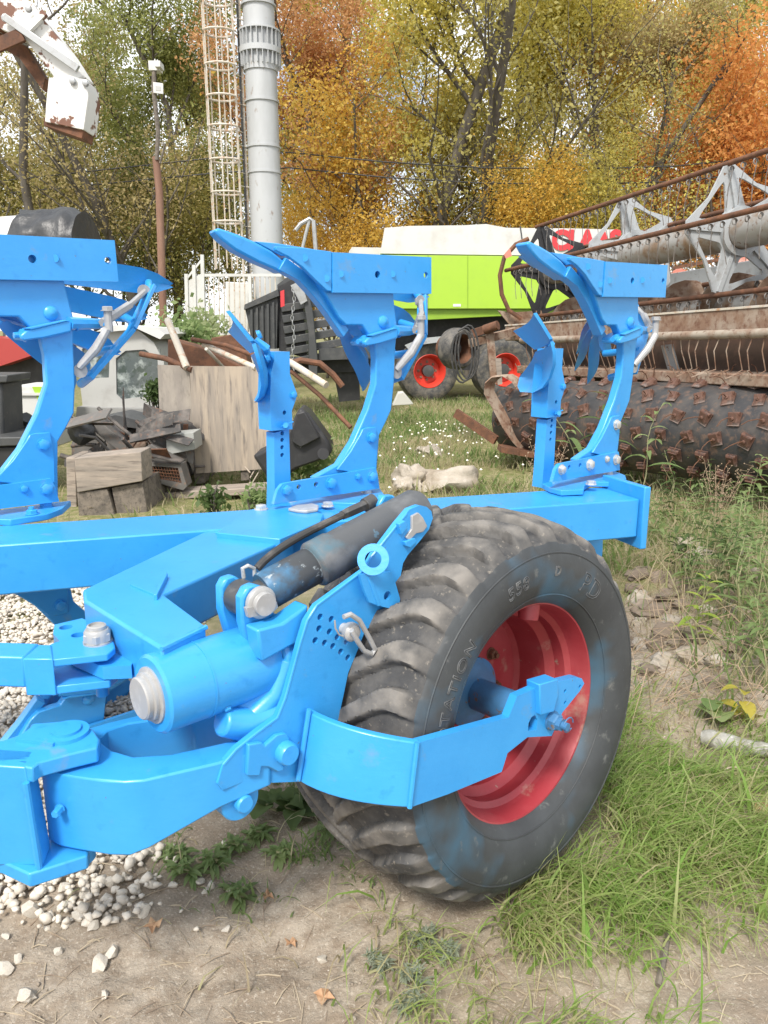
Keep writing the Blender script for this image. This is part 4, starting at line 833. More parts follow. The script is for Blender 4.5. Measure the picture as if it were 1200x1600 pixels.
# arching dry stalks on the bank (uncountable)
rr = random.Random(5); m1 = MB()
for k in range(260):
    u, v = rr.uniform(960, 1240), rr.uniform(800, 1130); p = gpt(u, v); a = rr.random() * 6.28; L = rr.uniform(.15, .5); d = Vector((math.cos(a), math.sin(a) * .6, 0))
    m1.tube([p, p + d * L * .4 + Z * L * .55 * rr.random(), p + d * L + Z * L * .35 * rr.random()], [.0022, .0018, .0008], 4)
tag(m1.build('dead_stalks', DSTEM), kind='stuff')
m1 = MB()
for k in range(420):      # straw, twigs and litter on the soil
    u, v = rr.uniform(-20, 1220), rr.uniform(1330, 1610) if k % 3 else rr.uniform(1080, 1350); p = gpt(u, v); a = rr.random() * 6.28; L = rr.uniform(.02, .09); d = Vector((math.cos(a), math.sin(a), 0)) * L
    if abs((p - Vector((.24, 2.02, 0))).length) < .4: continue
    q = p + d; q.z = float(gz(q.x, q.y)); m1.tube([p + Z * .003, p.lerp(q, .5) + Z * rr.uniform(.003, .012), q + Z * .003], rr.uniform(.0008, .0018), 4)
tag(m1.build('straw_litter', DRY if False else mat('straw', (.42, .35, .25), .9, 0, [(9, 4, .45, .6, (.24, .18, .13))])), kind='stuff')

# ------------------------------------------------------------------ litter things
BROWNLEAF = mat('fallen_leaf', (.38, .22, .12), .8, 0, [(30, 5, .45, .65, (.50, .33, .20))])
for i, (u, v, s_, lb) in enumerate(((240, 1453, .028, 'pinkish fallen leaf on bare soil left of the tyre'), (418, 1406, .022, 'small brown fallen leaf beside the low green weeds'), (455, 1480, .02, 'pale dead leaf standing in a thin grass tuft'), (1192, 1270, .05, 'orange dry maple leaf at the right edge of the grass'), (505, 1565, .03, 'yellowish dead leaf on the soil at bottom centre'))):
    p = gpt(u, v); mb = MB(); n_ = 9; vs = [p + Z * .012]
    for k in range(n_): a = k / n_ * 6.28 + i; rad = s_ * (1 if k % 2 else .55); vs.append(p + Vector((math.cos(a) * rad, math.sin(a) * rad, .006 + .018 * abs(math.sin(a * 2 + i)))))
    mb.add(vs, [(0, k + 1, (k + 1) % n_ + 1) for k in range(n_)]); tag(mb.build('fallen_leaf', BROWNLEAF, None, 0, 0), lb, 'leaf')
pa, pb_ = gpt(1098, 1165), gpt(1215, 1190); pl = MB(); dd = (pb_ - pa); pth = [pa + dd * s + Z * (.03 + .006 * math.sin(s * 9)) for s in (0, .1, .35, .6, .8, 1, 1.4)]
pl.tube(pth, [.030, .036, .036, .033, .028, .022, .016], 14); plo = pl.build('plastic_tube', mat('cloudy_plastic', (.34, .33, .30), .35, 0, [(14, 5, .42, .6, (.22, .21, .18)), (40, 4, .55, .65, (.44, .43, .40))], (30, 4, .6, .006))); tag(plo, 'crushed cloudy plastic tube lying in the grass at the right edge', 'plastic tube')
p = gpt(1150, 1225); tag(MB().lathe([(.042, 0), (.05, .008), (.05, .03), (.046, .03), (.045, .012), (.002, .010)], p, Vector((-.2, -.5, 1)), 20).build('flattened_tin', mat('rust_tin', (.36, .26, .19), .8, 0, [(20, 6, .4, .6, (.48, .40, .32))], (40, 5, .6, .004))), 'small dented brown tin lid lying in dry grass below the plastic tube', 'tin lid')
pa, pb_ = gpt(1028, 1545), gpt(1045, 1460); tag(MB().tube([pa + Z * .01, pa.lerp(pb_, .5) + Z * .02, pb_ + Z * .012], [.008, .010, .006], 6).build('stick', DKWOOD), 'short weathered stick lying on bare soil at the lower right', 'stick')
# ================================================================== BACKGROUND MACHINES
def slab(mb, pts, Y, th, holes=()):        # plate facing the viewer at world depth Y, th metres thick
    return mb.prism([[at(u, v, Y) for u, v in pts]] + [[at(u, v, Y) for u, v in h] for h in holes], Vector((0, th, 0)))
def part(name, m, parent, pts, Y, th, holes=(), bev=0): return slab(MB(), pts, Y, th, holes).build(name, m, parent, bev)

# ---- round baler (green and white) with lettering
BY = 16.4
baler = thing('square_baler', at(760, 620, BY), 'big lime green and white baler with red lettering and red wheel rims behind the plough', 'baler')
part('green_side_panel', LIME, baler, [(590, 398), (900, 401), (962, 402), (955, 486), (850, 482), (590, 482)], BY, 2.4, (), .03)
part('lower_green_flank', LIMED, baler, [(592, 482.5), (850, 482.5), (954, 486.5), (950, 497), (860, 490), (590, 504)], BY + .10, 2.2, (), .01)
part('white_top_cover', WHITEP, baler, [(594, 396), (601, 356), (640, 353), (726, 352), (740, 351), (760, 350), (792, 356), (900, 357), (968, 359), (966, 401), (900, 400)], BY + .06, 2.2, (), .03)
part('chassis', BLACK, baler, [(600, 500), (860, 488), (950, 494), (950, 560), (900, 585), (640, 575), (600, 540)], BY + .7, 1.4)
part('panel_joint', CHAR, baler, [(812, 353), (814, 353), (820, 398), (818, 398)], BY + .045, .02)
for u_ in (668, 730): part('panel_joint', LIMED, baler, [(u_, 399), (u_ + 1.6, 399), (u_ + 1.6, 481), (u_, 481)], BY - .006, .02)
part('badge', mat('white_sticker', (.7, .7, .68), .4), baler, [(708, 475), (720, 475), (720, 479), (708, 479)], BY - .01, .006)
def text_obj(txt, size, name, m, parent, org, ex=.004, sx=1.0, bold=.0):
    cu = bpy.data.curves.new('t', 'FONT'); cu.body = txt; cu.size = size; cu.extrude = ex; cu.offset = bold
    o = bpy.data.objects.new('t', cu); COL.objects.link(o); bpy.context.view_layer.update()
    me = bpy.data.meshes.new_from_object(o.evaluated_get(bpy.context.evaluated_depsgraph_get())); bpy.data.objects.remove(o); wl = worldloc(parent)
    for v in me.vertices: v.co = org + Vector((v.co.x * sx, -v.co.z - .006, v.co.y)) - wl
    me.materials.clear(); me.materials.append(m); o = bpy.data.objects.new(name, me); COL.objects.link(o); o.parent = parent; return o
text_obj('CLAAS', .50, 'lettering', RED, baler, at(862, 389, BY + .05), .006, .92, .03)
def wheel_at(u, v, Y, R_, name, parent, yaw=0, rimm=REDFAR, tyr=FARTYRE, rr_=.62, wd=.5):
    c = at(u, v, Y); ax = Vector((math.sin(yaw), -math.cos(yaw), 0))
    t_ = MB().lathe([(R_ * rr_, -wd), (R_ * .85, -wd), (R_ * .97, -wd * .9), (R_, -wd * .7), (R_, -wd * .2), (R_ * .97, 0), (R_ * .85, .05), (R_ * .7, .05), (R_ * rr_, .02)], c, ax, 40, True).build(name, tyr, parent)
    MB().lathe([(R_ * rr_ * 1.03, .03), (R_ * rr_, .035), (R_ * rr_ * .93, .0), (R_ * rr_ * .82, -.10), (R_ * rr_ * .78, -.2), (R_ * rr_ * .35, -.2), (R_ * rr_ * .34, -.12), (.001, -.12), (.001, -.3), (R_ * rr_ * .9, -.3), (R_ * rr_, -.02)], c, ax, 36, True).build('rim', rimm, t_)
    MB().lathe([(R_ * rr_ * .36, -.2), (R_ * rr_ * .36, -.06), (R_ * rr_ * .2, -.05), (.001, -.05)], c, ax, 20).build('hub', CHAR, t_)
    for k in range(8): a = k * .785; MB().bolt(c + ax * -.2 + (Vector((ax.y * -1, ax.x, 0)) * math.cos(a) + Z * math.sin(a)) * R_ * rr_ * .55, ax, .022).build('wheel_nut', RUSTL, t_)
    return t_
wheel_at(671, 580, BY - .2, .63, 'wheel', baler, R(12), rr_=.53)
wheel_at(789, 578, BY - .2, .63, 'wheel', baler, R(12), rr_=.53)
part('mudguard', GREYP, baler, [(633, 540), (660, 529), (690, 526), (690, 534), (662, 538), (640, 548)], BY - .4, .4)
MB().tube([at(462, 360, BY + 2), at(470, 350, BY + 2), at(484, 342, BY + 2), at(490, 345, BY + 2), at(494, 400, BY + 2)], .05, 8).tube([at(470, 400, BY + 2), at(478, 365, BY + 2), at(484, 343, BY + 2)], .04, 8).build('access_rail', STEEL, baler)
part('rear_bonnet', WHITEP, baler, [(545, 393), (550, 386), (600, 387), (600, 398), (545, 398)], BY + .5, 1.5)

# ---- charcoal baling chamber / trailer at left of the baler
CY = 13.5
ch = thing('grey_forage_trailer', at(450, 640, CY), 'dark grey slatted trailer with a chain hanging from its front, left of the green baler', 'trailer')
part('side_wall', CHAR, ch, [(382, 478), (388, 473), (432, 456), (434, 470), (432, 545), (395, 545), (389, 510)], CY, 1.6)
for k in range(5): u = 391 + k * 8.5; part('wall_rib', CHAR, ch, [(u, 484 - k * 2.8), (u + 3.5, 483 - k * 2.8), (u + 4.2, 545), (u + .8, 545)], CY - .05, .05)
part('top_rail', CHAR, ch, [(381, 484), (382, 476), (434, 452), (436, 462)], CY - .08, .2)
part('rear_opening', BLACK, ch, [(434, 448), (470, 430), (480, 560), (436, 548)], CY + .1, 1.4)
part('top_panel', CHAR, ch, [(433, 445), (460, 424), (540, 440), (545, 470), (480, 470), (436, 478)], CY + .25, 1.6)
for k in range(6): y0 = 468 + k * 17; part('slat', CHAR, ch, [(438 + k * 2, y0 + 8), (560, y0 - 12), (562, y0 + 0), (440 + k * 2, y0 + 20)], CY + .02, .08, (), .01)
part('front_post', CHAR, ch, [(468, 443), (478, 440), (489, 490), (496, 560), (496, 566), (482, 566), (482, 520), (474, 470)], CY - .25, .12, (), .01)
part('post_bracket', STEEL, ch, [(454, 446), (470, 438), (480, 470), (470, 476), (462, 460)], CY - .3, .05)
part('reflector', RED, ch, [(438, 455), (444, 453), (444.5, 478), (438.5, 480)], CY - .32, .04)
part('chassis_beam', CHAR, ch, [(498, 545), (580, 540), (580, 560), (498, 563)], CY - .1, .3)
part('chassis_beam', BLACK, ch, [(400, 560), (600, 560), (600, 580), (420, 585)], CY + .3, .8)
part('support_leg', CHAR, ch, [(482, 566), (496, 566), (495, 590), (483, 590)], CY - .2, .1)
part('axle_stand', BLACK, ch, [(520, 575), (560, 570), (562, 625), (530, 628)], CY + .4, .3)
cm = MB()
for k in range(18):
    c = at(458 + 1.5 * math.sin(k * .8), 452 + k * 7.5, CY - .42); a = k * 1.57
    cm.tube([c + Vector((math.cos(a) * .022 * math.cos(q), math.sin(a) * .022 * math.cos(q), .045 * math.sin(q))) for q in [i * .785 for i in range(9)]], .007, 5, False)
cm.build('chain', STEEL, ch)

# ---- old implement with gauge wheel
GY = 10.4
gw = thing('old_gauge_wheel_frame', at(770, 620, GY), 'rusty implement frame with a small worn wheel and looped hoses before the baler', 'implement frame')
wheel_at(720, 545, GY, .27, 'gauge_wheel', gw, R(38), RUST, rubber('grey_worn_tyre', (.20, .18, .15)), .72, .18)
hm = MB()
for k in range(3): hm.tube([at(722 + k * 5 + 16 * math.cos(q), 556 + 42 * math.sin(q) - k * 3, GY - .35) for q in [-2.0 + i * .35 for i in range(18)]], .013, 8)
hm.build('hose_loop', HOSE, gw)
MB().bar(at(735, 536, GY), at(818, 514, GY + .6), .08, .10).build('frame_bar', RUSTL, gw)
MB().bar(at(764, 512, GY - .05), at(773, 600, GY - .05), .10, .06, Vector((0, 1, 0))).build('frame_post', RUSTL, gw)
MB().bar(at(735, 522, GY + .1), at(778, 508, GY + .1), .10, .10).cyl(at(757, 515, GY - .1), at(778, 508, GY - .2), .06).build('hub_arm', RUST, gw)
part('wooden_prop', TIMBER, gw, [(774, 560), (783, 560), (785, 600), (778, 602)], GY - .1, .05)

# ---- pickup drum with rusty tine holders
d0, d1 = Vector((1.62, 9.15, .50)), Vector((3.75, 5.75, .68)); DA = (d1 - d0).normalized(); DR = .44
dr = thing('pickup_drum', ((d0 + d1) / 2).to_tuple()[:2] + (0,), 'long black pickup drum studded with rusty tine holders lying across the weeds', 'pickup drum')
MB().lathe([(.1, -.02), (DR * .98, -.02), (DR, 0), (DR, (d1 - d0).length), (.1, (d1 - d0).length)], d0, DA, 64).build('drum_body', DRUM, dr)
e1 = DA.cross(Z).normalized(); e1 = e1 if e1.y < 0 else -e1; e2 = e1.cross(DA); e2 = e2 if e2.z > 0 else -e2
def tine_holder():
    m = MB(); m.box((0, 0, .008), (.095, .105, .012)).hexa([Vector(q) for q in ((-.045, -.05, .01), (.045, -.05, .01), (.045, .03, .01), (-.045, .03, .01))], [Vector(q) for q in ((-.03, -.03, .03), (.03, -.03, .03), (.036, .034, .055), (-.036, .034, .055))]).cyl((-.045, .035, .026), (.045, .035, .026), .016, 8).bolt((.0, -.005, .036), (0, -.4, 1), .014)
    return m.build('tine_holder', RUSTY2, None, .004)
hproto = tine_holder(); wproto = MB().tube([(0, 0, .02), (0, .02, .09), (.0, .06, .13), (0, .11, .14)], .004, 5).build('wire_tine', RUST, None)
rr = random.Random(4); first = True; Ld = (d1 - d0).length
for row, ang in enumerate((100, 72, 46, 22, 0, -22, -46)):
    for k in range(14):
        s_ = (k + .5 + (row % 2) * .5) / 14.5 * Ld; rad = (e1 * math.cos(R(ang)) + e2 * math.sin(R(ang))); p = d0 + DA * s_ + rad * DR
        M = Matrix((DA, rad.cross(DA), rad)).transposed().to_4x4(); M = M @ Matrix.Rotation(rr.uniform(-.45, .45), 4, 'Z') @ Matrix.Rotation(rr.uniform(-.2, .2), 4, 'X')
        h = hproto if first else hproto.copy()
        if not first: COL.objects.link(h)
        w_ = wproto if first else wproto.copy()
        if not first: COL.objects.link(w_)
        h.parent = dr; M = M @ Matrix.Scale(rr.uniform(.9, 1.2), 4); M.translation = p - worldloc(dr); h.matrix_local = M; w_.parent = h; w_.matrix_local = Matrix.Rotation(rr.uniform(2.4, 3.9), 4, 'Z'); first = False
for k in range(3): MB().bar(d0 - Z * (.36 - .0 * k) + e1 * (.18 + .05 * k) + Z * .12 * k, d1 - Z * (.36 - .0 * k) + e1 * (.18 + .05 * k) + Z * .12 * k, .03, .05).build('scraper_bar', RUST, dr)
MB().grid([[p, p + Vector((.12, .10, 0))] for p in [at(u, v, 8.55) for u, v in ((808, 610), (800, 597), (785, 588), (768, 590), (757, 600), (756, 615), (770, 640), (785, 668), (800, 690), (812, 703))]], Vector((.01, .01, .02))).build('end_strap', RUSTL, dr, 0)
MB().bar(at(712, 645, 8.9), at(775, 688, 8.6), .05, .10).build('skid', RUST, dr)
MB().bar(at(780, 700, 8.5), at(850, 712, 8.5), .25, .06).build('ground_plate', RUST, dr)

# ---- combine header with pickup reel
P1, P2, P3 = at(1155, 362, 8.05), at(992, 392, 9.75), at(862, 425, 11.4); RA = (P3 - P1).normalized(); P0 = P1 - RA * 2.9
f1 = RA.cross(Z).normalized(); f1 = f1 if f1.x > 0 else -f1; f2 = f1.cross(RA); f2 = f2 if f2.z > 0 else -f2; RR = .615
hdr = thing('combine_header', (P2.x + .6, P2.y, 0), 'weathered combine header with its grey reel tube, star plates and rusty wire tines', 'combine header')
MB().cyl(P0, P3 + RA * .1, .17, 36).build('reel_tube', RUSTG, hdr)
angs = [R(106 + 72 * k) for k in range(5)]
vtx = lambda c, k, r_=RR: c + (f1 * math.cos(angs[k % 5]) + f2 * math.sin(angs[k % 5])) * r_
def star(c, m, name):
    outer = []
    for k in range(5):
        a0 = angs[k]
        for da in (-.09, .09): outer.append(c + (f1 * math.cos(a0 + da) + f2 * math.sin(a0 + da)) * (RR + .02))
        am = a0 + R(36); outer.append(c + (f1 * math.cos(am) + f2 * math.sin(am)) * RR * .80)
    holes = []
    for k in range(5):
        a_, b_ = angs[k], angs[k] + R(72); A_ = lambda a, r_: c + (f1 * math.cos(a) + f2 * math.sin(a)) * r_
        tri = [A_(a_, RR), A_(b_, RR), A_(b_ - .32, RR * .30), A_(a_ + .32, RR * .30)]; ce = (tri[0] + tri[1] + A_((a_ + b_) / 2, RR * .30)) / 3
        tri = [ce + (p - ce) * .66 for p in tri]; rd = []
        for m_ in range(4):
            p, q, s_ = tri[m_ - 1], tri[m_], tri[(m_ + 1) % 4]; rd += [q.lerp(p, .18), q.lerp(p, .07).lerp(q.lerp(s_, .07), .5), q.lerp(s_, .18)]
        holes.append(rd)
    o = MB().prism([outer] + holes, RA * .02).build(name, m, hdr, 0)
    MB().lathe([(.175, -.05), (.235, -.05), (.235, .06), (.175, .06)], c, RA, 36, True).build('hub_collar', m, o)
    for k in range(5):
        p = vtx(c, k); MB().bar(c + (p - c) * .36 - RA * .012, p - RA * .012, .05, .02, RA).build('spoke_rib', m, o)
    return o
star(P1, GREYP, 'star_plate'); star(P2, GREYP, 'star_plate'); star(P3, BLACK, 'star_plate'); star(P1 - RA * 1.9, GREYP, 'star_plate')
WIREM = mat('dull_wire', (.16, .14, .125), .6, .3, [(6, 4, .5, .6, (.30, .29, .28))])
tine = MB().tube([(0, 0, 0), (.012, 0, -.06), (.004, 0, -.2), (.03, 0, -.37)], .0042, 5).tube([(.025 * math.cos(q), .012 * q / 6, .025 * math.sin(q) - .02) for q in [i * .6 for i in range(15)]], .006, 5).build('wire_tine', WIREM, None, 0)
cnt = 0; rest = MB(); tf = True; Lr = (P3 - P0).length
src = [(Vector(v.co)) for v in tine.data.vertices]; sf = [tuple(p.vertices) for p in tine.data.polygons]
for k in range(5):
    a_, b_ = vtx(P0, k, RR + .03), vtx(P3, k, RR + .03)
    MB().cyl(a_, b_ + RA * .15, .026, 12).build('bat_tube', RUST, hdr)
    for j in range(58):
        s_ = 1.2 + j * .15
        if s_ > Lr: break
        p = a_ + RA * s_ - Z * .04; az_ = math.atan2(f1.y, f1.x) + rr.uniform(-.2, .2)
        if 2.2 < s_ < 6 and cnt < 100 and k != 3:
            o = tine if tf else tine.copy()
            if not tf: COL.objects.link(o)
            tf = False; o.parent = hdr; o.location = p - worldloc(hdr); o.rotation_euler = (rr.uniform(-.1, .1), rr.uniform(-.15, .15), az_); cnt += 1
        else:
            M = Matrix.Rotation(az_, 3, 'Z'); rest.add([p + M @ q for q in src], sf)
rest.build('wire_tines', WIREM, hdr, 0)['kind'] = 'stuff'
# auger with flights
AO = f1 * .35 - Z * .70; a0_, a1_ = P0 + AO, P3 + AO
MB().cyl(a0_, a1_, .16, 24).build('auger_tube', RUSTG, hdr)
rows = []; ns = 150
for i in range(ns + 1):
    q = i / ns * 2 * math.pi * 8.5; c = a0_.lerp(a1_, i / ns); d = f1 * math.cos(q) + f2 * math.sin(q); rows.append([c + d * .15, c + d * .36])
MB().grid(rows, RA * .006).build('auger_flight', RUSTL, hdr, 0)
# trough behind the auger, floor, front beam, pipe
tr = []
for q in range(-100, 60, 16): d = f1 * math.cos(R(q)) + f2 * math.sin(R(q)); tr.append([a0_ + d * .44, a1_ + RA * .1 + d * .44])
MB().grid(tr, (f1 * .02)).build('trough_sheet', GREYP, hdr, 0)
MB().bar(a0_ + f1 * .50 + Z * .42, a1_ + f1 * .50 + Z * .42, .14, .22).build('back_beam', GREYP, hdr, .01)
b0_, b1_ = at(1215, 499, 6.6), at(800, 521, 11.2)
MB().bar(b0_ - (b1_ - b0_).normalized() * 2, b1_, .22, .20).build('front_beam', RUSTL, hdr, .012)
MB().bar(b0_ - (b1_ - b0_).normalized() * 2 + Z * .108, b1_ + Z * .108, .24, .02).build('beam_cap', CREAM, hdr, .002)
p0_, p1_ = at(1215, 520, 6.3), at(815, 532, 10.6)
MB().cyl(p0_ - (p1_ - p0_).normalized() * 1.5, p1_, .040, 16).build('guard_pipe', mat('dirty_pipe', (.36, .31, .25), .6, .1, [(6, 7, .45, .6, (.26, .18, .13)), (18, 6, .56, .66, (.15, .085, .055))]), hdr)
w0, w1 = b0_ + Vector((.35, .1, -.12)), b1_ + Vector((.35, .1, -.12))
MB().prism([[w0 - (w1 - w0).normalized() * 2, w1, w1 - Z * .72 - f1 * .15, w0 - (w1 - w0).normalized() * 2 - Z * .72 - f1 * .15]], f1 * .03).build('under_sheet', mat('shaded_cavity_rust', (.055, .034, .024), .85, 0, [(5, 6, .5, .7, (.11, .06, .04))]), hdr)  # rust brown darkened so the sheet carries the cavity's shade in its colour
fl0 = p0_ - Z * .38 + f1 * .25; fl1 = p1_ - Z * .38 + f1 * .25
MB().bar(fl0 - (fl1 - fl0).normalized() * 1.5, fl1, .6, .10).build('lower_floor', RUSTL, hdr, .01)
part('side_brace', GREYP, hdr, [(1035, 540), (1052, 538), (1068, 600), (1052, 600)], 8.1, .05)
hk = MB()
for j in range(34):
    s_ = j / 34; p = p0_.lerp(p1_, s_); a = rr.uniform(-.2, .2); hk.tube([p - Z * .03, p + Vector((a * .2, 0, -.14)), p + Vector((.05 + a * .3, 0, -.30)), p + Vector((-.02 + a, .02, -.37)), p + Vector((-.06 + a, .02, -.30))], .0055, 5)
hk.build('spring_tines', RUSTL, hdr, 0)['kind'] = 'stuff'
part('end_shield', RUSTL, hdr, [(778, 485), (800, 488), (846, 485), (850, 500), (820, 505), (800, 512)], 11.3, .06)
MB().tube([at(u, v, 11.2) for u, v in ((826, 373), (806, 382), (788, 402), (781, 430), (784, 460), (795, 485), (815, 498))], .030, 8).build('divider_rod', RUST, hdr)
part('divider_bracket', PALERED, hdr, [(788, 398), (797, 388), (800, 400), (790, 404)], 11.15, .05)
for q in (.25, .75):
    c = a0_.lerp(a1_, q) + f1 * .1; c.z = 0; MB().bar(c, c + Z * 1.2, .12, .12, f1).build('support_leg', GREYP, hdr)
# pale red machine frames behind the reel
pr = thing('red_header_frame', at(1080, 560, 14), 'faded red reel frame partly hidden behind the grey combine reel', 'reel frame')
part('end_frame', PALERED, pr, [(1124, 445), (1140, 410), (1160, 398), (1178, 402), (1186, 430), (1180, 442)], 12.6, .06, [[(1136, 440), (1148, 415), (1160, 408), (1166, 412), (1168, 436)]])
part('end_frame', PALERED, pr, [(1048, 470), (1050, 425), (1062, 418), (1082, 428), (1090, 445), (1075, 470)], 13.6, .06, [[(1056, 440), (1062, 430), (1072, 436), (1066, 446)]])
MB().bar(at(1040, 462, 13.5), at(1230, 425, 12.2), .06, .08).build('cross_rail', RUST, pr)
MB().bar(at(1050, 419, 13.5), at(1240, 385, 12.4), .04, .05).build('cross_rail', RUST, pr)
part('skid_base', PALERED, pr, [(1050, 470), (1230, 440), (1230, 560), (1050, 580)], 13.7, .3)

# ---- unloading spout top left
sp_ = thing('unloading_spout', at(-60, 60, 6.4), 'peeling white and rusty grain spout poking in at the top left corner', 'grain spout')
SY = 6.2
part('spout_tube', PEEL, sp_, [(-260, -120), (-120, -60), (20, -8), (48, 2), (68, 30), (105, 78), (130, 118), (112, 128), (84, 120), (40, 62), (0, 45), (-120, 10), (-260, -40)], SY, .22, (), .006)
part('spout_mouth', PEEL, sp_, [(76, 122), (110, 118), (134, 125), (138, 150), (131, 203), (70, 190), (72, 160)], SY - .03, .25, (), .005)
part('rubber_lip', RUST, sp_, [(68, 183), (131, 200), (128, 217), (68, 196)], SY - .01, .21, (), .004)
part('under_plate', RUST, sp_, [(-120, 20), (0, 52), (40, 72), (70, 122), (66, 140), (30, 90), (0, 72), (-120, 50)], SY + .12, .1)
MB().bar(at(6, 26, SY - .05), at(122, 108, SY - .05), .03, .05).build('linkage_rod', STEEL, sp_, .004)
MB().bar(at(-5, 72, SY - .04), at(36, 54, SY - .04), .03, .09).build('hinge_strap', RUST, sp_, .004)
part('clamp_ear', PEEL, sp_, [(38, 40), (66, 14), (72, 22), (46, 48)], SY - .05, .04)
for u, v in ((114, 127), (134, 130), (45, 14), (8, 28)): MB().bolt(at(u, v, SY - .04), (0, -1, 0), .020).build('bolt', STEEL, sp_)

# ---- white tank with black tarpaulin
tk = thing('white_tank', at(0, 560, 12), 'white cylindrical tank half wrapped in black tarpaulin behind the left plough body', 'tank')
TA = Vector((-1, .12, -.05)).normalized(); TO = at(132, 384, 11.5); TU = TA.cross(Vector((0, 1, 0))).normalized(); TU = TU if TU.z > 0 else -TU; TF = TU.cross(TA); TF = TF if TF.y < 0 else -TF
MB().lathe([(.05, -.02), (.42, 0), (.46, .1), (.46, 3.4), (.42, 3.5)], TO, TA, 40).build('tank_shell', WHITEP, tk)
rows = []
for i in range(15):
    s_ = -.06 + .062 * i; row = []
    for j in range(61):
        q = j * math.pi * 2 / 60; rad = (.51 if s_ > .02 else .44) + .016 * math.sin(q * 9 + s_ * 9) * (.4 + i / 14) + .010 * math.sin(q * 4 - s_ * 20)
        row.append(TO + TA * (s_ + .05 * math.sin(q * 5) * (i == 14)) + (TF * math.cos(q) + TU * math.sin(q)) * rad)
    rows.append(row)
ce_ = TO - TA * .09; tm = MB().grid([[ce_ + (p - ce_) * .02 for p in rows[0]]] + rows); tm.build('tarpaulin', TARP, tk, 0, 70)
MB().bar(at(20, 470, 11.8), at(20, 600, 11.8), .2, .2, Vector((0, 1, 0))).bar(at(-60, 430, 11.8), at(60, 430, 11.8), .3, .2).build('tank_stand', CHAR, tk)

# ---- left yard: red machine, bins, white-green bonnet, cab
rm = thing('red_machine', at(10, 620, 10.5), 'red machine glimpsed behind the left plough leg', 'machine')
part('bonnet', mat('dull_red', (.36, .045, .04), .5), rm, [(-60, 525), (20, 530), (48, 548), (48, 556), (0, 572), (-60, 575)], 10.2, .8)
part('engine_bay', BLACK, rm, [(-60, 575), (90, 555), (92, 600), (-60, 610)], 10.5, .6)
part('white_panel', WHITEP, rm, [(5, 496), (40, 494), (62, 512), (60, 528), (10, 530)], 10.9, .1)
bn = thing('dark_plastic_bin', at(12, 770, 7.4), 'dark grey plastic bin standing left of the left plough leg', 'bin')
part('bin_body', CHAR, bn, [(-80, 596), (2, 596), (6, 690), (-80, 695)], 7.4, .45, (), .03)
part('bin_rim', CHAR, bn, [(-80, 586), (12, 586), (11, 598), (-80, 600)], 7.35, .5, (), .012)
part('lower_crate', BLACK, bn, [(-80, 700), (36, 697), (40, 760), (-80, 800)], 7.2, .6, (), .02)
part('crate_rim', CHAR, bn, [(-80, 684), (40, 683), (40, 696), (-80, 701)], 7.15, .65, (), .01)
bh_ = thing('white_green_bonnet', at(55, 690, 8.6), 'white bonnet panel with a lime green flash beside the dark bin', 'bonnet panel')
part('white_panel', WHITEP, bh_, [(25, 602), (86, 602), (86, 700), (25, 700)], 8.6, .5, (), .02)
part('green_flash', LIME, bh_, [(50, 604), (85, 604), (85, 665), (70, 650)], 8.59, .008)
part('trim_rib', WHITEP, bh_, [(25, 614), (86, 614), (86, 618), (25, 618)], 8.57, .02)
bl_ = MB().ball(at(44, 665, 8.0), .13, 3, .9, (1, .8, .8)); tag(bl_.build('black_bag', TARP), 'crumpled black plastic bag lying on the dark crate', 'bag')
cb_o = thing('grey_cab', at(195, 680, 9.4), 'old pale grey vehicle cab with dirty windows behind the scrap heap', 'vehicle cab')
part('cab_shell', mat('old_grey_paint', (.42, .42, .40), .45, 0, [(4, 6, .5, .7, (.34, .33, .31))]), cb_o, [(120, 532), (175, 517), (215, 515), (240, 535), (256, 565), (256, 640), (130, 640), (125, 600)], 9.4, 1.2, [[(181, 560), (196, 548), (226, 546), (246, 560), (250, 617), (190, 624), (182, 616)], [(128, 545), (158, 535), (172, 548), (170, 590), (132, 592)]], 0)
part('side_window', GLASS, cb_o, [(180, 546), (250, 546), (250, 626), (180, 626)], 9.42, .02); part('side_window', GLASS, cb_o, [(127, 534), (173, 534), (173, 594), (127, 594)], 9.42, .02)
part('roof_strip', WHITEP, cb_o, [(150, 518), (170, 508), (245, 512), (258, 522), (250, 530), (215, 514), (175, 518)], 9.3, 1.2)
part('lower_sill', mat('sill_grey', (.30, .30, .29), .5), cb_o, [(120, 636), (256, 640), (256, 662), (118, 656)], 9.25, .6)
# ---- timber, plywood, scrap
def timber(pts, Y, th, lab, m=TIMBER):
    o = slab(MB(), pts, Y, th).build('sawn_timber', m, None, .008); tag(o, lab, 'timber', 'stacked old timbers'); return o
timber([(116, 716), (220, 706), (223, 752), (120, 770)], 6.4, .3, 'thick weathered timber balk lying on top of the low stack')
timber([(120, 770), (167, 764), (180, 806), (124, 818)], 6.42, .9, 'sleeper end with a knot hole at the lower left of the timber stack', DKWOOD)
timber([(174, 762), (222, 754), (232, 806), (184, 812)], 6.45, .9, 'dark sleeper end at the lower right of the timber stack', DKWOOD)
timber([(103, 715), (117, 715), (121, 815), (105, 818)], 6.7, .4, 'old timber set upright, hidden behind the stack beside the plough leg')
timber([(228, 772), (430, 760), (432, 770), (228, 784)], 7.0, .25, 'long low plank lying on the ground under the plywood box')
pw = thing('plywood_crate', at(335, 750, 7.6), 'weathered plywood crate propped on blocks behind the plough beam', 'crate')
part('front_board', PLY, pw, [(296, 572), (425, 573), (426, 732), (306, 740)], 7.5, .02)
part('side_board', wood('grainy_plywood', (.36, .32, .27), (.27, .24, .21), (.20, .18, .155), (1, 1, .35), 7), pw, [(246, 570), (295, 572), (303, 676), (252, 668), (249, 640)], 7.55, .02)
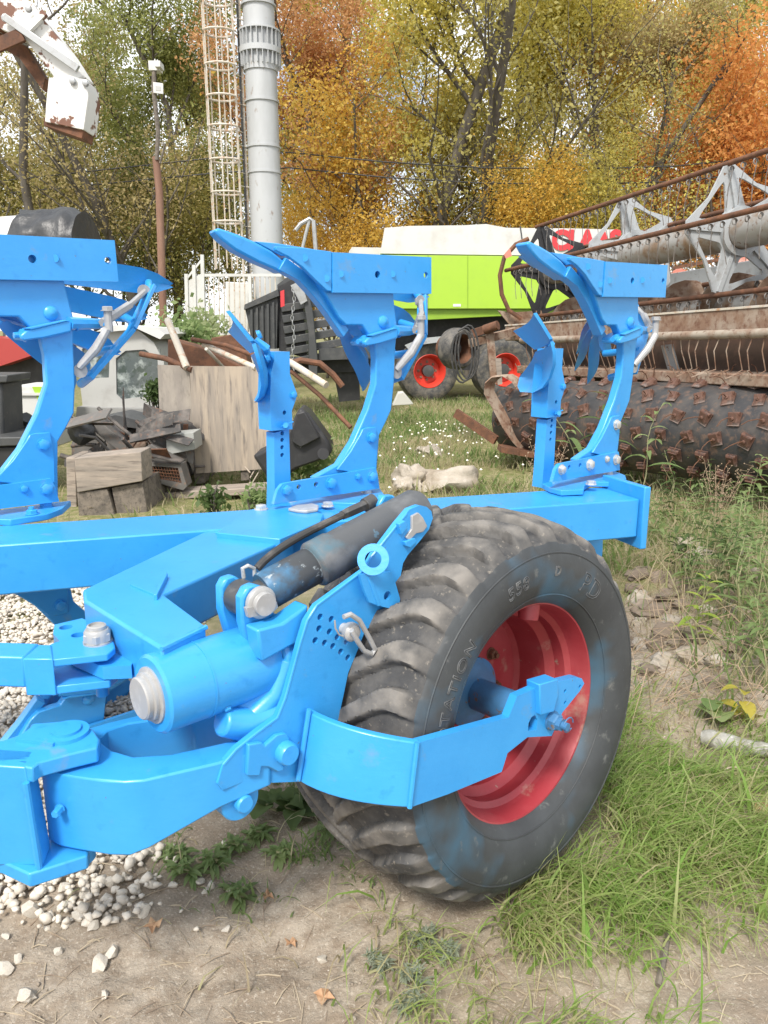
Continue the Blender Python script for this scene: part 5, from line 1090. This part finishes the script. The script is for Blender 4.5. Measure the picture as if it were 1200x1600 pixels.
part('back_board', PLY, pw, [(300, 580), (420, 580), (420, 735), (306, 735)], 8.2, .02)
part('skid_block', DKWOOD, pw, [(303, 738), (318, 738), (319, 755), (305, 756)], 7.52, .5); part('skid_block', DKWOOD, pw, [(376, 735), (389, 735), (389, 750), (377, 751)], 7.52, .5)
def scrap(name, pts, Y, th, lab, m=CHAR, bev=.004): return tag(slab(MB(), pts, Y, th).build(name, m, None, bev), lab, 'scrap')
SCM = mat('dusty_grey_scrap', (.125, .118, .11), .7, 0, [(7, 6, .45, .65, (.16, .15, .14)), (20, 6, .55, .7, (.22, .14, .10))])
scrap('bent_scrap', [(146, 655), (180, 648), (262, 668), (258, 676), (200, 668), (150, 662)], 7.6, .5, 'thin dark bent sheet lying on top of the scrap heap', CHAR)
scrap('scrap_channel', [(132, 650), (142, 648), (212, 705), (205, 712), (186, 706), (140, 668)], 7.3, .3, 'dusty grey channel section sloping down the scrap heap', SCM)
scrap('scrap_box', [(230, 676), (262, 668), (264, 696), (240, 704), (228, 696)], 7.2, .3, 'grey metal box with rusty lip beside the grainy plywood', SCM)
scrap('metal_drawer', [(259, 680), (302, 676), (305, 702), (264, 710), (260, 700)], 7.1, .3, 'grey metal drawer front leaning against the plywood crate', mat('drawer_grey', (.33, .34, .32), .6))
scrap('bent_sheet', [(214, 705), (236, 694), (282, 722), (283, 728), (224, 724)], 7.0, .25, 'curled grey sheet above the rusty grille', SCM)
gr_ = thing('rusty_grille', at(262, 760, 6.95), 'rusty wire grille box lying open beside the timber stack', 'grille')
part('grille_frame', SCM, gr_, [(222, 722), (282, 726), (292, 760), (286, 766), (238, 752), (230, 758)], 6.95, .2, [[(234, 728), (278, 731), (284, 755), (242, 747)]])
gm_ = MB()
for k in range(11): gm_.tube([at(234 + 4.4 * k, 728 + .3 * k, 6.96), at(242 + 4.2 * k, 747 + .8 * k, 6.96)], .004, 4)
for k in range(4): gm_.tube([at(236 + 2 * k, 733 + 4.5 * k, 6.955), at(279 + 1.4 * k, 736 + 5.5 * k, 6.955)], .004, 4)
gm_.build('wire_mesh', RUST, gr_)
tag(MB().ball(at(128, 674, 7.2), .12, 3, .3).build('black_ball_float', TARP), 'round black rubber bag on the scrap heap beside the left leg', 'bag')
scrap('scrap_heap_base', [(110, 690), (150, 665), (215, 672), (300, 700), (300, 745), (240, 752), (225, 735), (110, 735)], 7.7, .9, 'dark dusty base of the scrap heap behind the timbers', SCM, .03)
scrap('brown_plate', [(196, 690), (222, 682), (228, 692), (226, 712), (204, 712)], 7.15, .05, 'small brown curved cover on the scrap heap', RUSTL)
tag(MB().tube([at(u, v, 7.05) for u, v in ((208, 712), (206, 700), (214, 690), (230, 688), (240, 700), (243, 710))], .008, 6).build('wire_loop', RUST), 'loop of rusty wire on the scrap heap', 'wire')
for i, (a, b, r_, m_, lb) in enumerate((((262, 500), (292, 575), .035, CREAM, 'white and rust pipe leaning on the plywood crate'), ((318, 538), (400, 575), .028, CREAM, 'cream pipe lying across the crate top, pointing right'), ((350, 575), (322, 545), .016, CREAM, 'short cream rod beside the cream pipe'), ((450, 564), (510, 602), .034, CREAM, 'cream pipe sticking out into the grass'), ((300, 530), (410, 560), .022, RUST, 'thin dark rod lying behind the cream pipe'), ((455, 580), (548, 668), .022, RUST, 'thin rusty rod trailing down into the grass'), ((220, 553), (300, 578), .028, RUST, 'rusty bent bar running from cab to crate'))):
    pa, pb_ = at(*a, 7.9), at(*b, 7.5); md_ = (pa + pb_) / 2 + Z * (.03 if m_ is RUST else 0); tag(MB().tube([pa, md_, pb_], r_, 12).build('scrap_pipe', m_), lb, 'pipe')
tag(MB().tube([at(u, v, 8.6) for u, v in ((440, 572), (470, 563), (500, 568), (520, 585), (535, 604))], .035, 8).build('bent_pipe', RUST), 'curved rusty pipe arching over the grass beside the dark trailer', 'pipe')
tag(slab(MB(), [(262, 530), (320, 545), (380, 575), (262, 575)], 8.3, .4).build('sheet_stack', RUST, None, .01), 'stack of rusty sheets on top behind the plywood crate', 'scrap')
tag(slab(MB(), [(330, 528), (375, 520), (390, 575), (340, 578)], 9.3, .3).build('rusty_bracket', RUST, None, .01), 'rusty upright plate behind the plywood crate', 'scrap')
bm_ = thing('black_bucket', at(455, 740, 6.6), 'black moulded plastic mudguard lying on the grass behind the skimmer', 'mudguard')
part('moulding', BLACK, bm_, [(394, 712), (440, 690), (468, 636), (482, 646), (514, 690), (519, 708), (510, 716), (470, 730), (430, 755), (420, 752)], 6.6, .35, (), .03)
part('rear_lip', BLACK, bm_, [(462, 646), (476, 642), (500, 684), (470, 700), (455, 690)], 6.55, .06, (), .012)
MB().cyl(at(505, 709, 6.62), at(505, 709, 6.55), .05, 20).build('pivot_eye', BLACK, bm_)
tag(MB().prism([[at(u, v, 12.5) for u, v in ((613, 634), (622, 614), (630, 613), (646, 632))]], (0, .3, 0)).build('grey_board', mat('grey_board', (.5, .49, .45), .8), None, .01), 'pale ribbed board lying against the baler wheel', 'board')
tag(MB().tube([gpt(392, 770), gpt(388, 745) + Z * .25, gpt(372, 735) + Z * .42], [.012, .009, .004], 5).tube([gpt(392, 770) + Z * .15, gpt(420, 740) + Z * .3], [.008, .003], 5).tube([gpt(392, 770) + Z * .2, gpt(350, 742) + Z * .36], [.007, .003], 5).tube([gpt(395, 770) + Z * .1, gpt(430, 748) + Z * .35], [.007, .003], 5).build('bare_branch', mat('bare_twig', (.42, .36, .29), .9)), 'bare forked branch standing in front of the plywood crate', 'branch')

rr = random.Random(77); DSC = mat('dark_scrap', (.05, .047, .045), .75, 0, [(7, 6, .45, .65, (.15, .13, .115)), (20, 6, .55, .7, (.16, .09, .06))])
for k in range(40):
    u, v, Y = rr.uniform(120, 300), rr.uniform(655, 735), rr.uniform(6.9, 7.7); p = at(u, v, Y); d = Vector((rr.uniform(-1, 1), rr.uniform(-.3, .3), rr.uniform(-.6, .35))).normalized() * rr.uniform(.12, .34); kind = k % 3
    m = MB()
    if kind == 0: m.bar(p - d, p + d, rr.uniform(.04, .14), rr.uniform(.008, .02), Vector((rr.gauss(0, .4), rr.gauss(0, .5), 1)))
    elif kind == 1: m.tube([p - d, p + Vector((0, 0, rr.uniform(-.06, .10))), p + d], rr.uniform(.012, .025), 8)
    else: m.grid([[p - d + Vector((0, 0, .05)), p - d - Vector((0, .05, .05))], [p + Vector((0, -.03, .07)), p - Vector((0, .08, .03))], [p + d + Vector((0, 0, .04)), p + d - Vector((0, .05, .06))]], Vector((.006, .01, .006)))
    tag(m.build('scrap_piece', (DSC, SCM, DSC, RUST, DSC)[k % 5], None, .002), 'dusty scrap metal piece jumbled in the heap behind the timber stack', 'scrap', 'scrap pieces in the heap')
# ---- tower, ladder, fence, poles
TY = 20.0
tw = thing('steel_mast', at(425, 600, TY), 'tall grey tubular mast with a bolted flange and a caged ladder', 'mast')
pb_, pt_ = at(421, 480, TY), at(397.5, -260, TY); pb_.z = 0; pt_ = Vector((pb_.x - .02, TY, 14)); u0 = at(409, 200, TY)
pb_ = Vector((at(418, 370, TY).x, TY, 0)); pt_ = Vector((at(404, 30, TY).x, TY, 14)); pt_.x = pb_.x + (at(404, 30, TY).x - pb_.x) * 1.35
MB().tube([pb_, pb_.lerp(pt_, .45), pt_], [.40, .375, .33], 40).build('mast_tube', mat('mast_grey_paint', (.43, .445, .455), .5, 0, [(1.2, 6, .45, .7, (.34, .35, .35), (1, 1, .3)), (7, 7, .62, .72, (.26, .22, .19), (1, 1, .4))]), tw)
zf = at(404, 82, TY).z; cf = pb_.lerp(pt_, zf / 14); MG = bpy.data.materials['mast_grey_paint']
fl_ = MB().lathe([(.36, -.42), (.40, -.42), (.40, .42), (.36, .42)], cf, Z, 40, True).lathe([(.40, -.06), (.49, -.06), (.49, .06), (.40, .06)], cf, Z, 40, True)
fl_.lathe([(.40, .40), (.485, .40), (.485, .44), (.40, .44)], cf, Z, 40, True)
for k in range(24):
    a = k / 24 * 6.283; d = Vector((math.cos(a), math.sin(a), 0)); fl_.bar(cf + d * .44 - Z * .32, cf + d * .44 + Z * .40, .015, .09, d)
fl_.build('bolted_flange', MG, tw)
for v_ in (10, 160, 231, 271): zz = at(410, v_, TY).z; c = pb_.lerp(pt_, zz / 14); MB().lathe([(.355, -.02), (.405, -.02), (.405, .02), (.355, .02)], c, Z, 36, True).build('clamp_band', MG, tw)
lad = MB(); lx = lambda z: pb_.lerp(pt_, z / 14).x
for off in (-.52, -.40): lad.tube([Vector((lx(z) + off - .03, TY - .35 + .3 * (off > -.45), z)) for z in (1.0, 6, 13)], .03, 6)
L1, L2 = at(384, 380, TY - .4).x - at(418, 370, TY).x, 0
for z in np.arange(1.2, 12.5, .30): lad.tube([Vector((lx(z) - .55, TY - .35, z)), Vector((lx(z) - .43, TY - .05, z))], .012, 5)
for z in np.arange(1.2, 12.5, .9): lad.tube([Vector((lx(z) - .45, TY - .1, z)), Vector((lx(z) - .3, TY - .02, z))], .02, 5)
lad.build('ladder', CREAM, tw)
cg = MB(); CC = lambda z: Vector((lx(z) - .88, TY - .30, z)); RC = .36
for v_ in (10, 58, 110, 158, 204, 255, 305, 350):
    z = at(360, v_, TY).z; cg.tube([CC(z) + Vector((math.cos(a), math.sin(a) * .9, 0)) * RC for a in [.35 + i * .33 for i in range(18)]], .026, 6)
for a in (1.6, 2.5, 3.14, 3.8, 4.7, 5.4): cg.tube([CC(z) + Vector((math.cos(a), math.sin(a) * .9, 0)) * RC for z in (2.9, 7, 13)], .017, 5)
cg.build('safety_cage', CREAM, tw)
MB().tube([Vector((lx(z) - .47, TY - .12, z)) for z in (.5, 6, 13)], .028, 6).build('cable_run', CHAR, tw)
part('cabinet', WHITEP, tw, [(352, 440), (388, 442), (388, 525), (354, 525)], TY - .9, .5, (), .02)
fe = thing('white_fence', at(340, 560, 17.5), 'white painted metal fence enclosing the base of the mast', 'fence')
FY = 17.5
part('gate_panel', WHITEP, fe, [(292, 440), (313, 428), (320, 430), (322, 530), (296, 530)], FY, .04)
for u, v0 in ((291, 428), (303, 414), (316, 398), (390, 428)): MB().bar(at(u, v0, FY), at(u + 4, 575, FY), .07, .07, Vector((0, 1, 0))).build('fence_post', WHITEP, fe)
MB().bar(at(290, 438, FY), at(316, 405, FY), .04, .04).build('fence_rail', WHITEP, fe); MB().bar(at(318, 430, FY), at(440, 430, FY), .05, .06).build('fence_rail', WHITEP, fe); MB().bar(at(320, 522, FY), at(440, 520, FY), .05, .06).build('fence_rail', WHITEP, fe)
for k in range(14): MB().bar(at(326 + k * 8, 431, FY), at(327 + k * 8, 521, FY), .022, .022, Vector((0, 1, 0))).build('fence_bar', CREAM, fe)
cpo = thing('camera_pole', at(256, 560, 15.5), 'rust brown pole topped with a white antenna box and a small sign', 'pole')
PY = 15.5; MB().tube([at(257, 560, PY), at(249, 300, PY), at(243.5, 245, PY)], [.075, .07, .065], 14).build('pole_shaft', mat('brown_pole', (.20, .105, .07), .7, 0, [(6, 6, .45, .65, (.27, .16, .11), (1, 1, .2))]), cpo)
MB().tube([at(245, 250, PY - .05), at(247, 205, PY - .05), at(240, 140, PY - .05), at(241, 110, PY - .05)], .04, 10).build('pole_extension', DKWOOD, cpo)
MB().tube([at(250, 255, PY - .1), at(258, 225, PY - .1)], .02, 6).build('stay', DKWOOD, cpo)
b_ = MB().box(at(243, 105, PY), (.20, .2, .16)).box(at(249, 103, PY - .1), (.10, .25, .10)); b_.tube([at(242, 98, PY), at(242, 92, PY)], .012, 6).tube([at(246, 98, PY), at(246, 93, PY)], .012, 6); b_.build('antenna_box', WHITEP, cpo, .02)
part('sign', WHITEP, cpo, [(239, 128), (254.5, 130), (255, 147), (239.5, 145)], PY - .12, .03, (), .004)
part('sign_panel', mat('grey_sign', (.42, .42, .41), .6), cpo, [(243, 134), (251, 135), (251, 142), (243, 141)], PY - .125, .004)
WIRE = mat('cable_black', (.02, .02, .02), .6)
for i, (vl, vm, vr, lb) in enumerate(((283, 238, 247, 'upper overhead cable crossing in front of the autumn trees'), (303, 262, 270, 'lower overhead cable crossing in front of the autumn trees'))):
    YW = 22.5; ps = [at(-250, vl + 25, YW)] + [at(u, v, YW) for u, v in ((0, vl), (330, vm + 9), (450, vm), (600, vm + 15), (750, vm + 24), (900, vm + 26), (1050, vm + 22), (1250, vr - 6), (1500, vr - 30))]
    tag(MB().tube(ps, .018, 5, False).build('overhead_cable', WIRE, None), lb, 'cable')

# ================================================================== TREES
def make_tree_mesh(seed, h, wid, nleaf, leaf, base=.12, clump=.9, ntr=1):
    rr = random.Random(seed); rn = np.random.default_rng(seed); tm = MB(); ends = []
    def br(p, d, L, r_, lev):
        n = 4; path = [p]; q = p
        for i in range(n):
            d = (d + Vector((rr.gauss(0, .16), rr.gauss(0, .16), rr.gauss(.05, .10)))).normalized(); q = q + d * L / n; path.append(q)
            if lev >= 1: ends.append((q, lev))
        tm.tube(path, [r_ * (1 - .6 * i / n) for i in range(n + 1)], 7 if lev == 0 else 5, False)
        if lev < 3:
            for k in range((6, 4, 3)[lev] if lev else 11):
                s = rr.uniform(.18, 1) if lev == 0 else rr.uniform(.25, 1); i = min(n - 1, int(s * n)); b0 = path[i].lerp(path[i + 1], s * n - i); a = rr.random() * 6.28
                nd = (Vector((math.cos(a), math.sin(a), rr.uniform(.1, .9))) * (.9 if lev == 0 else .8) + d * .5).normalized()
                br(b0, nd, L * (rr.uniform(.28, .48) * (1.15 - .55 * s) if lev == 0 else rr.uniform(.45, .7)) * (wid if lev == 0 else 1), r_ * (.42 if lev == 0 else .55) * (1 - .4 * s), lev + 1)
    for k in range(ntr): br(Vector((rr.uniform(-.4, .4) * (ntr > 1), rr.uniform(-.3, .3) * (ntr > 1), -.1)), Vector((rr.uniform(-.12, .12), rr.uniform(-.1, .1), 1)), h * rr.uniform(.8, 1), .0135 * h / math.sqrt(ntr), 0)
    E_ = np.array([tuple(e) for e, l in ends]); wts = np.array([1.0 if l >= 2 else .35 for e, l in ends]); wts *= np.where(E_[:, 2] < base * h, .15, 1); wts /= wts.sum()
    ci = rn.choice(len(E_), nleaf, p=wts); sub = rn.integers(0, 5, nleaf); off = rn.normal(0, clump * .45, (len(E_), 5, 3)); C_ = E_[ci] + off[ci, sub] + rn.normal(0, clump * .28, (nleaf, 3))
    C_[:, 2] = np.maximum(C_[:, 2], .2)
    a = rn.normal(size=(nleaf, 3)); a /= np.linalg.norm(a, axis=1)[:, None]; b = np.cross(a, rn.normal(size=(nleaf, 3))); b /= np.linalg.norm(b, axis=1)[:, None]; s_ = leaf * (.6 + rn.random((nleaf, 1)) * .8)
    V_ = np.stack([C_ - a * s_, C_ - b * s_ * .55 + a * s_ * .1, C_ + a * s_, C_ + b * s_ * .55 + a * s_ * .1], 1).reshape(-1, 3); F_ = np.arange(nleaf * 4).reshape(-1, 4)
    tn = np.repeat(np.clip(.5 + .28 * rn.normal(size=nleaf) * .6 + .34 * rn.normal(size=(len(E_), 5))[ci, sub], 0, 1), 4)
    return tm, V_, F_, tn
LM = {k: leafmat(k + '_foliage', *[tuple(.90 * q + .02 for q in cc) for cc in c]) for k, c in {
    'olive': ((.32, .29, .08), (.58, .52, .18), (.45, .41, .13)), 'green': ((.23, .26, .075), (.45, .47, .15), (.34, .37, .11)), 'yellowgreen': ((.52, .47, .09), (.80, .69, .18), (.66, .58, .13)),
    'gold': ((.70, .43, .06), (.90, .66, .16), (.80, .54, .10)), 'orange': ((.66, .27, .07), (.88, .50, .16), (.78, .37, .10)), 'russet': ((.58, .30, .13), (.80, .50, .24), (.70, .40, .18)), 'light': ((.56, .58, .15), (.80, .76, .28), (.68, .67, .21)), 'brown': ((.40, .31, .13), (.62, .51, .25), (.51, .42, .19))}.items()}
KINDS = {'full': make_tree_mesh(11, 15, 1.0, 40000, .062, .08, .68), 'tall': make_tree_mesh(12, 18, .75, 34000, .062, .10, .72), 'sparse': make_tree_mesh(13, 15, .9, 11000, .055, .15, .75), 'low': make_tree_mesh(14, 7.5, 1.15, 24000, .052, .02, .6, 2), 'twiggy': make_tree_mesh(15, 11, .55, 2600, .045, .2, .5), 'full2': make_tree_mesh(16, 16, .95, 38000, .062, .08, .72)}
TM = {}
def tree(kind, u, Y, sc, colr, lab, rz=0, cat='tree'):
    p = at(u, 560, Y); p.z = 0; t = thing('autumn_tree' if colr not in ('green', 'olive', 'light') else 'leafy_tree', p, lab, cat, 'trees behind the yard')
    if kind not in TM:
        tm, V_, F_, tn = KINDS[kind]; o1 = tm.build('trunk', BARK, None, 0, 60); o2 = np_mesh('crown', V_, F_, LM[colr], None, tn); TM[kind] = (o1.data, o2.data); bpy.data.objects.remove(o1); bpy.data.objects.remove(o2)
    for nm, me in zip(('trunk', 'crown'), TM[kind]):
        o = bpy.data.objects.new(nm, me); COL.objects.link(o); o.parent = t
        if nm == 'crown': set_mat(o, LM[colr])
    t.rotation_euler.z = rz; t.scale = (sc, sc, sc); return t
W_ = (
 ('full', -60, 27, .95, 'olive', 'olive green tree at the left edge behind the grain spout'), ('sparse', 40, 24, .8, 'brown', 'thin brownish tree standing behind the white tank'), ('twiggy', 140, 21, 1.0, 'brown', 'spindly near-bare tree between spout and brown pole'),
 ('full2', 165, 29, .66, 'olive', 'olive tree directly behind the brown pole'), ('full', 275, 26, .80, 'green', 'dark green tree between the brown pole and the ladder'), ('sparse', 225, 23, .8, 'brown', 'small brown-leaved tree just left of the brown pole'),
 ('tall', 375, 31, .72, 'olive', 'tall olive tree hidden behind the grey mast'), ('full', 482, 26.5, .80, 'russet', 'russet pink tree just right of the grey mast'), ('low', 520, 24, .62, 'gold', 'low golden tree right of the mast foot'),
 ('full2', 560, 32, 1.0, 'yellowgreen', 'tall yellow-green tree behind the golden trees'), ('low', 610, 25, 1.15, 'gold', 'bushy golden tree above the white baler end'), ('tall', 668, 24.5, 1.0, 'yellowgreen', 'tall yellow-green tree with dark leaning trunks above the baler'),
 ('sparse', 735, 25, 1.05, 'olive', 'open-branched olive tree above the baler roof'), ('full', 800, 30, 1.0, 'yellowgreen', 'broad yellow-green tree right of the leaning trunks'), ('full2', 880, 28, .86, 'yellowgreen', 'yellowing tree above the baler lettering'),
 ('full', 935, 32, .98, 'gold', 'large golden tree behind the black star plate'), ('sparse', 900, 24, .75, 'olive', 'thin olive tree in front of the golden one'), ('tall', 1000, 29, .72, 'brown', 'brownish tree above the second star plate'),
 ('full', 1085, 33, 1.0, 'light', 'light green tree at the upper right'), ('low', 1110, 22.5, 1.0, 'orange', 'low bright orange tree behind the reel at right'), ('low', 1200, 24, 1.25, 'orange', 'orange tree cut by the right edge'), ('full2', 1195, 30, .95, 'light', 'pale green tree at the right edge above the orange ones'),
 ('full', 1330, 29, 1.0, 'olive', 'olive tree beyond the right edge'), ('full2', -190, 30, 1.0, 'green', 'green tree beyond the left edge'), ('low', 330, 25, .8, 'olive', 'low olive tree behind the ladder cage'), ('low', 790, 24, .75, 'gold', 'low gold bush over the white baler cover'), ('low', 700, 26, .8, 'yellowgreen', 'low yellow-green growth over the baler roof'), ('low', 950, 23, .75, 'yellowgreen', 'low yellow-green growth beyond the reel'), ('low', 60, 25, 1.0, 'olive', 'low olive growth behind the white tank'), ('low', 190, 25, .9, 'green', 'low green growth behind the left plough slats'))
for i, (k, u, Y, s_, c_, lb) in enumerate(W_): tree(k, u, Y, s_, c_, lb, i * 1.9)
# vine-covered shrub by the fence
def shrub(u, v, Y, r_, m, lab, n=1400, flat=1):
    rn = np.random.default_rng(int(u)); c = at(u, v, Y); t = thing('leafy_shrub', (c.x, c.y, 0), lab, 'shrub'); C_ = rn.normal(0, r_ * .45, (n, 3)) * [1, .7, 1] + np.array(c) - np.array((c.x, c.y, 0)); C_[:, 2] = np.maximum(C_[:, 2], .05)
    a = rn.normal(size=(n, 3)); a /= np.linalg.norm(a, axis=1)[:, None]; b = np.cross(a, rn.normal(size=(n, 3))); b /= np.linalg.norm(b, axis=1)[:, None]; s_ = (.045 if v < 600 else .028) * (.6 + rn.random((n, 1)) * .8)
    V_ = np.stack([C_ - a * s_, C_ - b * s_ * .55, C_ + a * s_, C_ + b * s_ * .55], 1).reshape(-1, 3); np_mesh('foliage', V_, np.arange(n * 4).reshape(-1, 4), m, t, np.repeat(rn.random(n), 4))
    st = MB()
    for k in range(6): st.tube([Vector((c.x, c.y, 0)), Vector((c.x + rn.normal(0, r_ * .3), c.y + rn.normal(0, r_ * .2), c.z * .6)), c + Vector(tuple(rn.normal(0, r_ * .4, 3)))], [.02, .012, .005], 5)
    st.build('stem', BARK, t); return t
shrub(285, 540, 10.4, .42, LEAFG, 'pale leafy bush behind the scrap pipes, left of the fence', 1500)
shrub(318, 520, 12.5, .40, leafmat('pale_bush_leaves', (.34, .40, .20), (.50, .55, .32)), 'very pale upright bush against the white fence', 900)
shrub(243, 612, 8.3, .13, LEAFD, 'small dark green plant growing at the plywood edge', 400)
shrub(490, 735, 6.9, .28, LEAFG, 'low green plants beside the black mudguard', 700)
shrub(330, 782, 5.6, .11, LEAFD, 'low green weeds under the plywood crate', 220)
shrub(402, 782, 5.4, .10, LEAFG, 'low leafy weeds left of the skimmer post', 260)
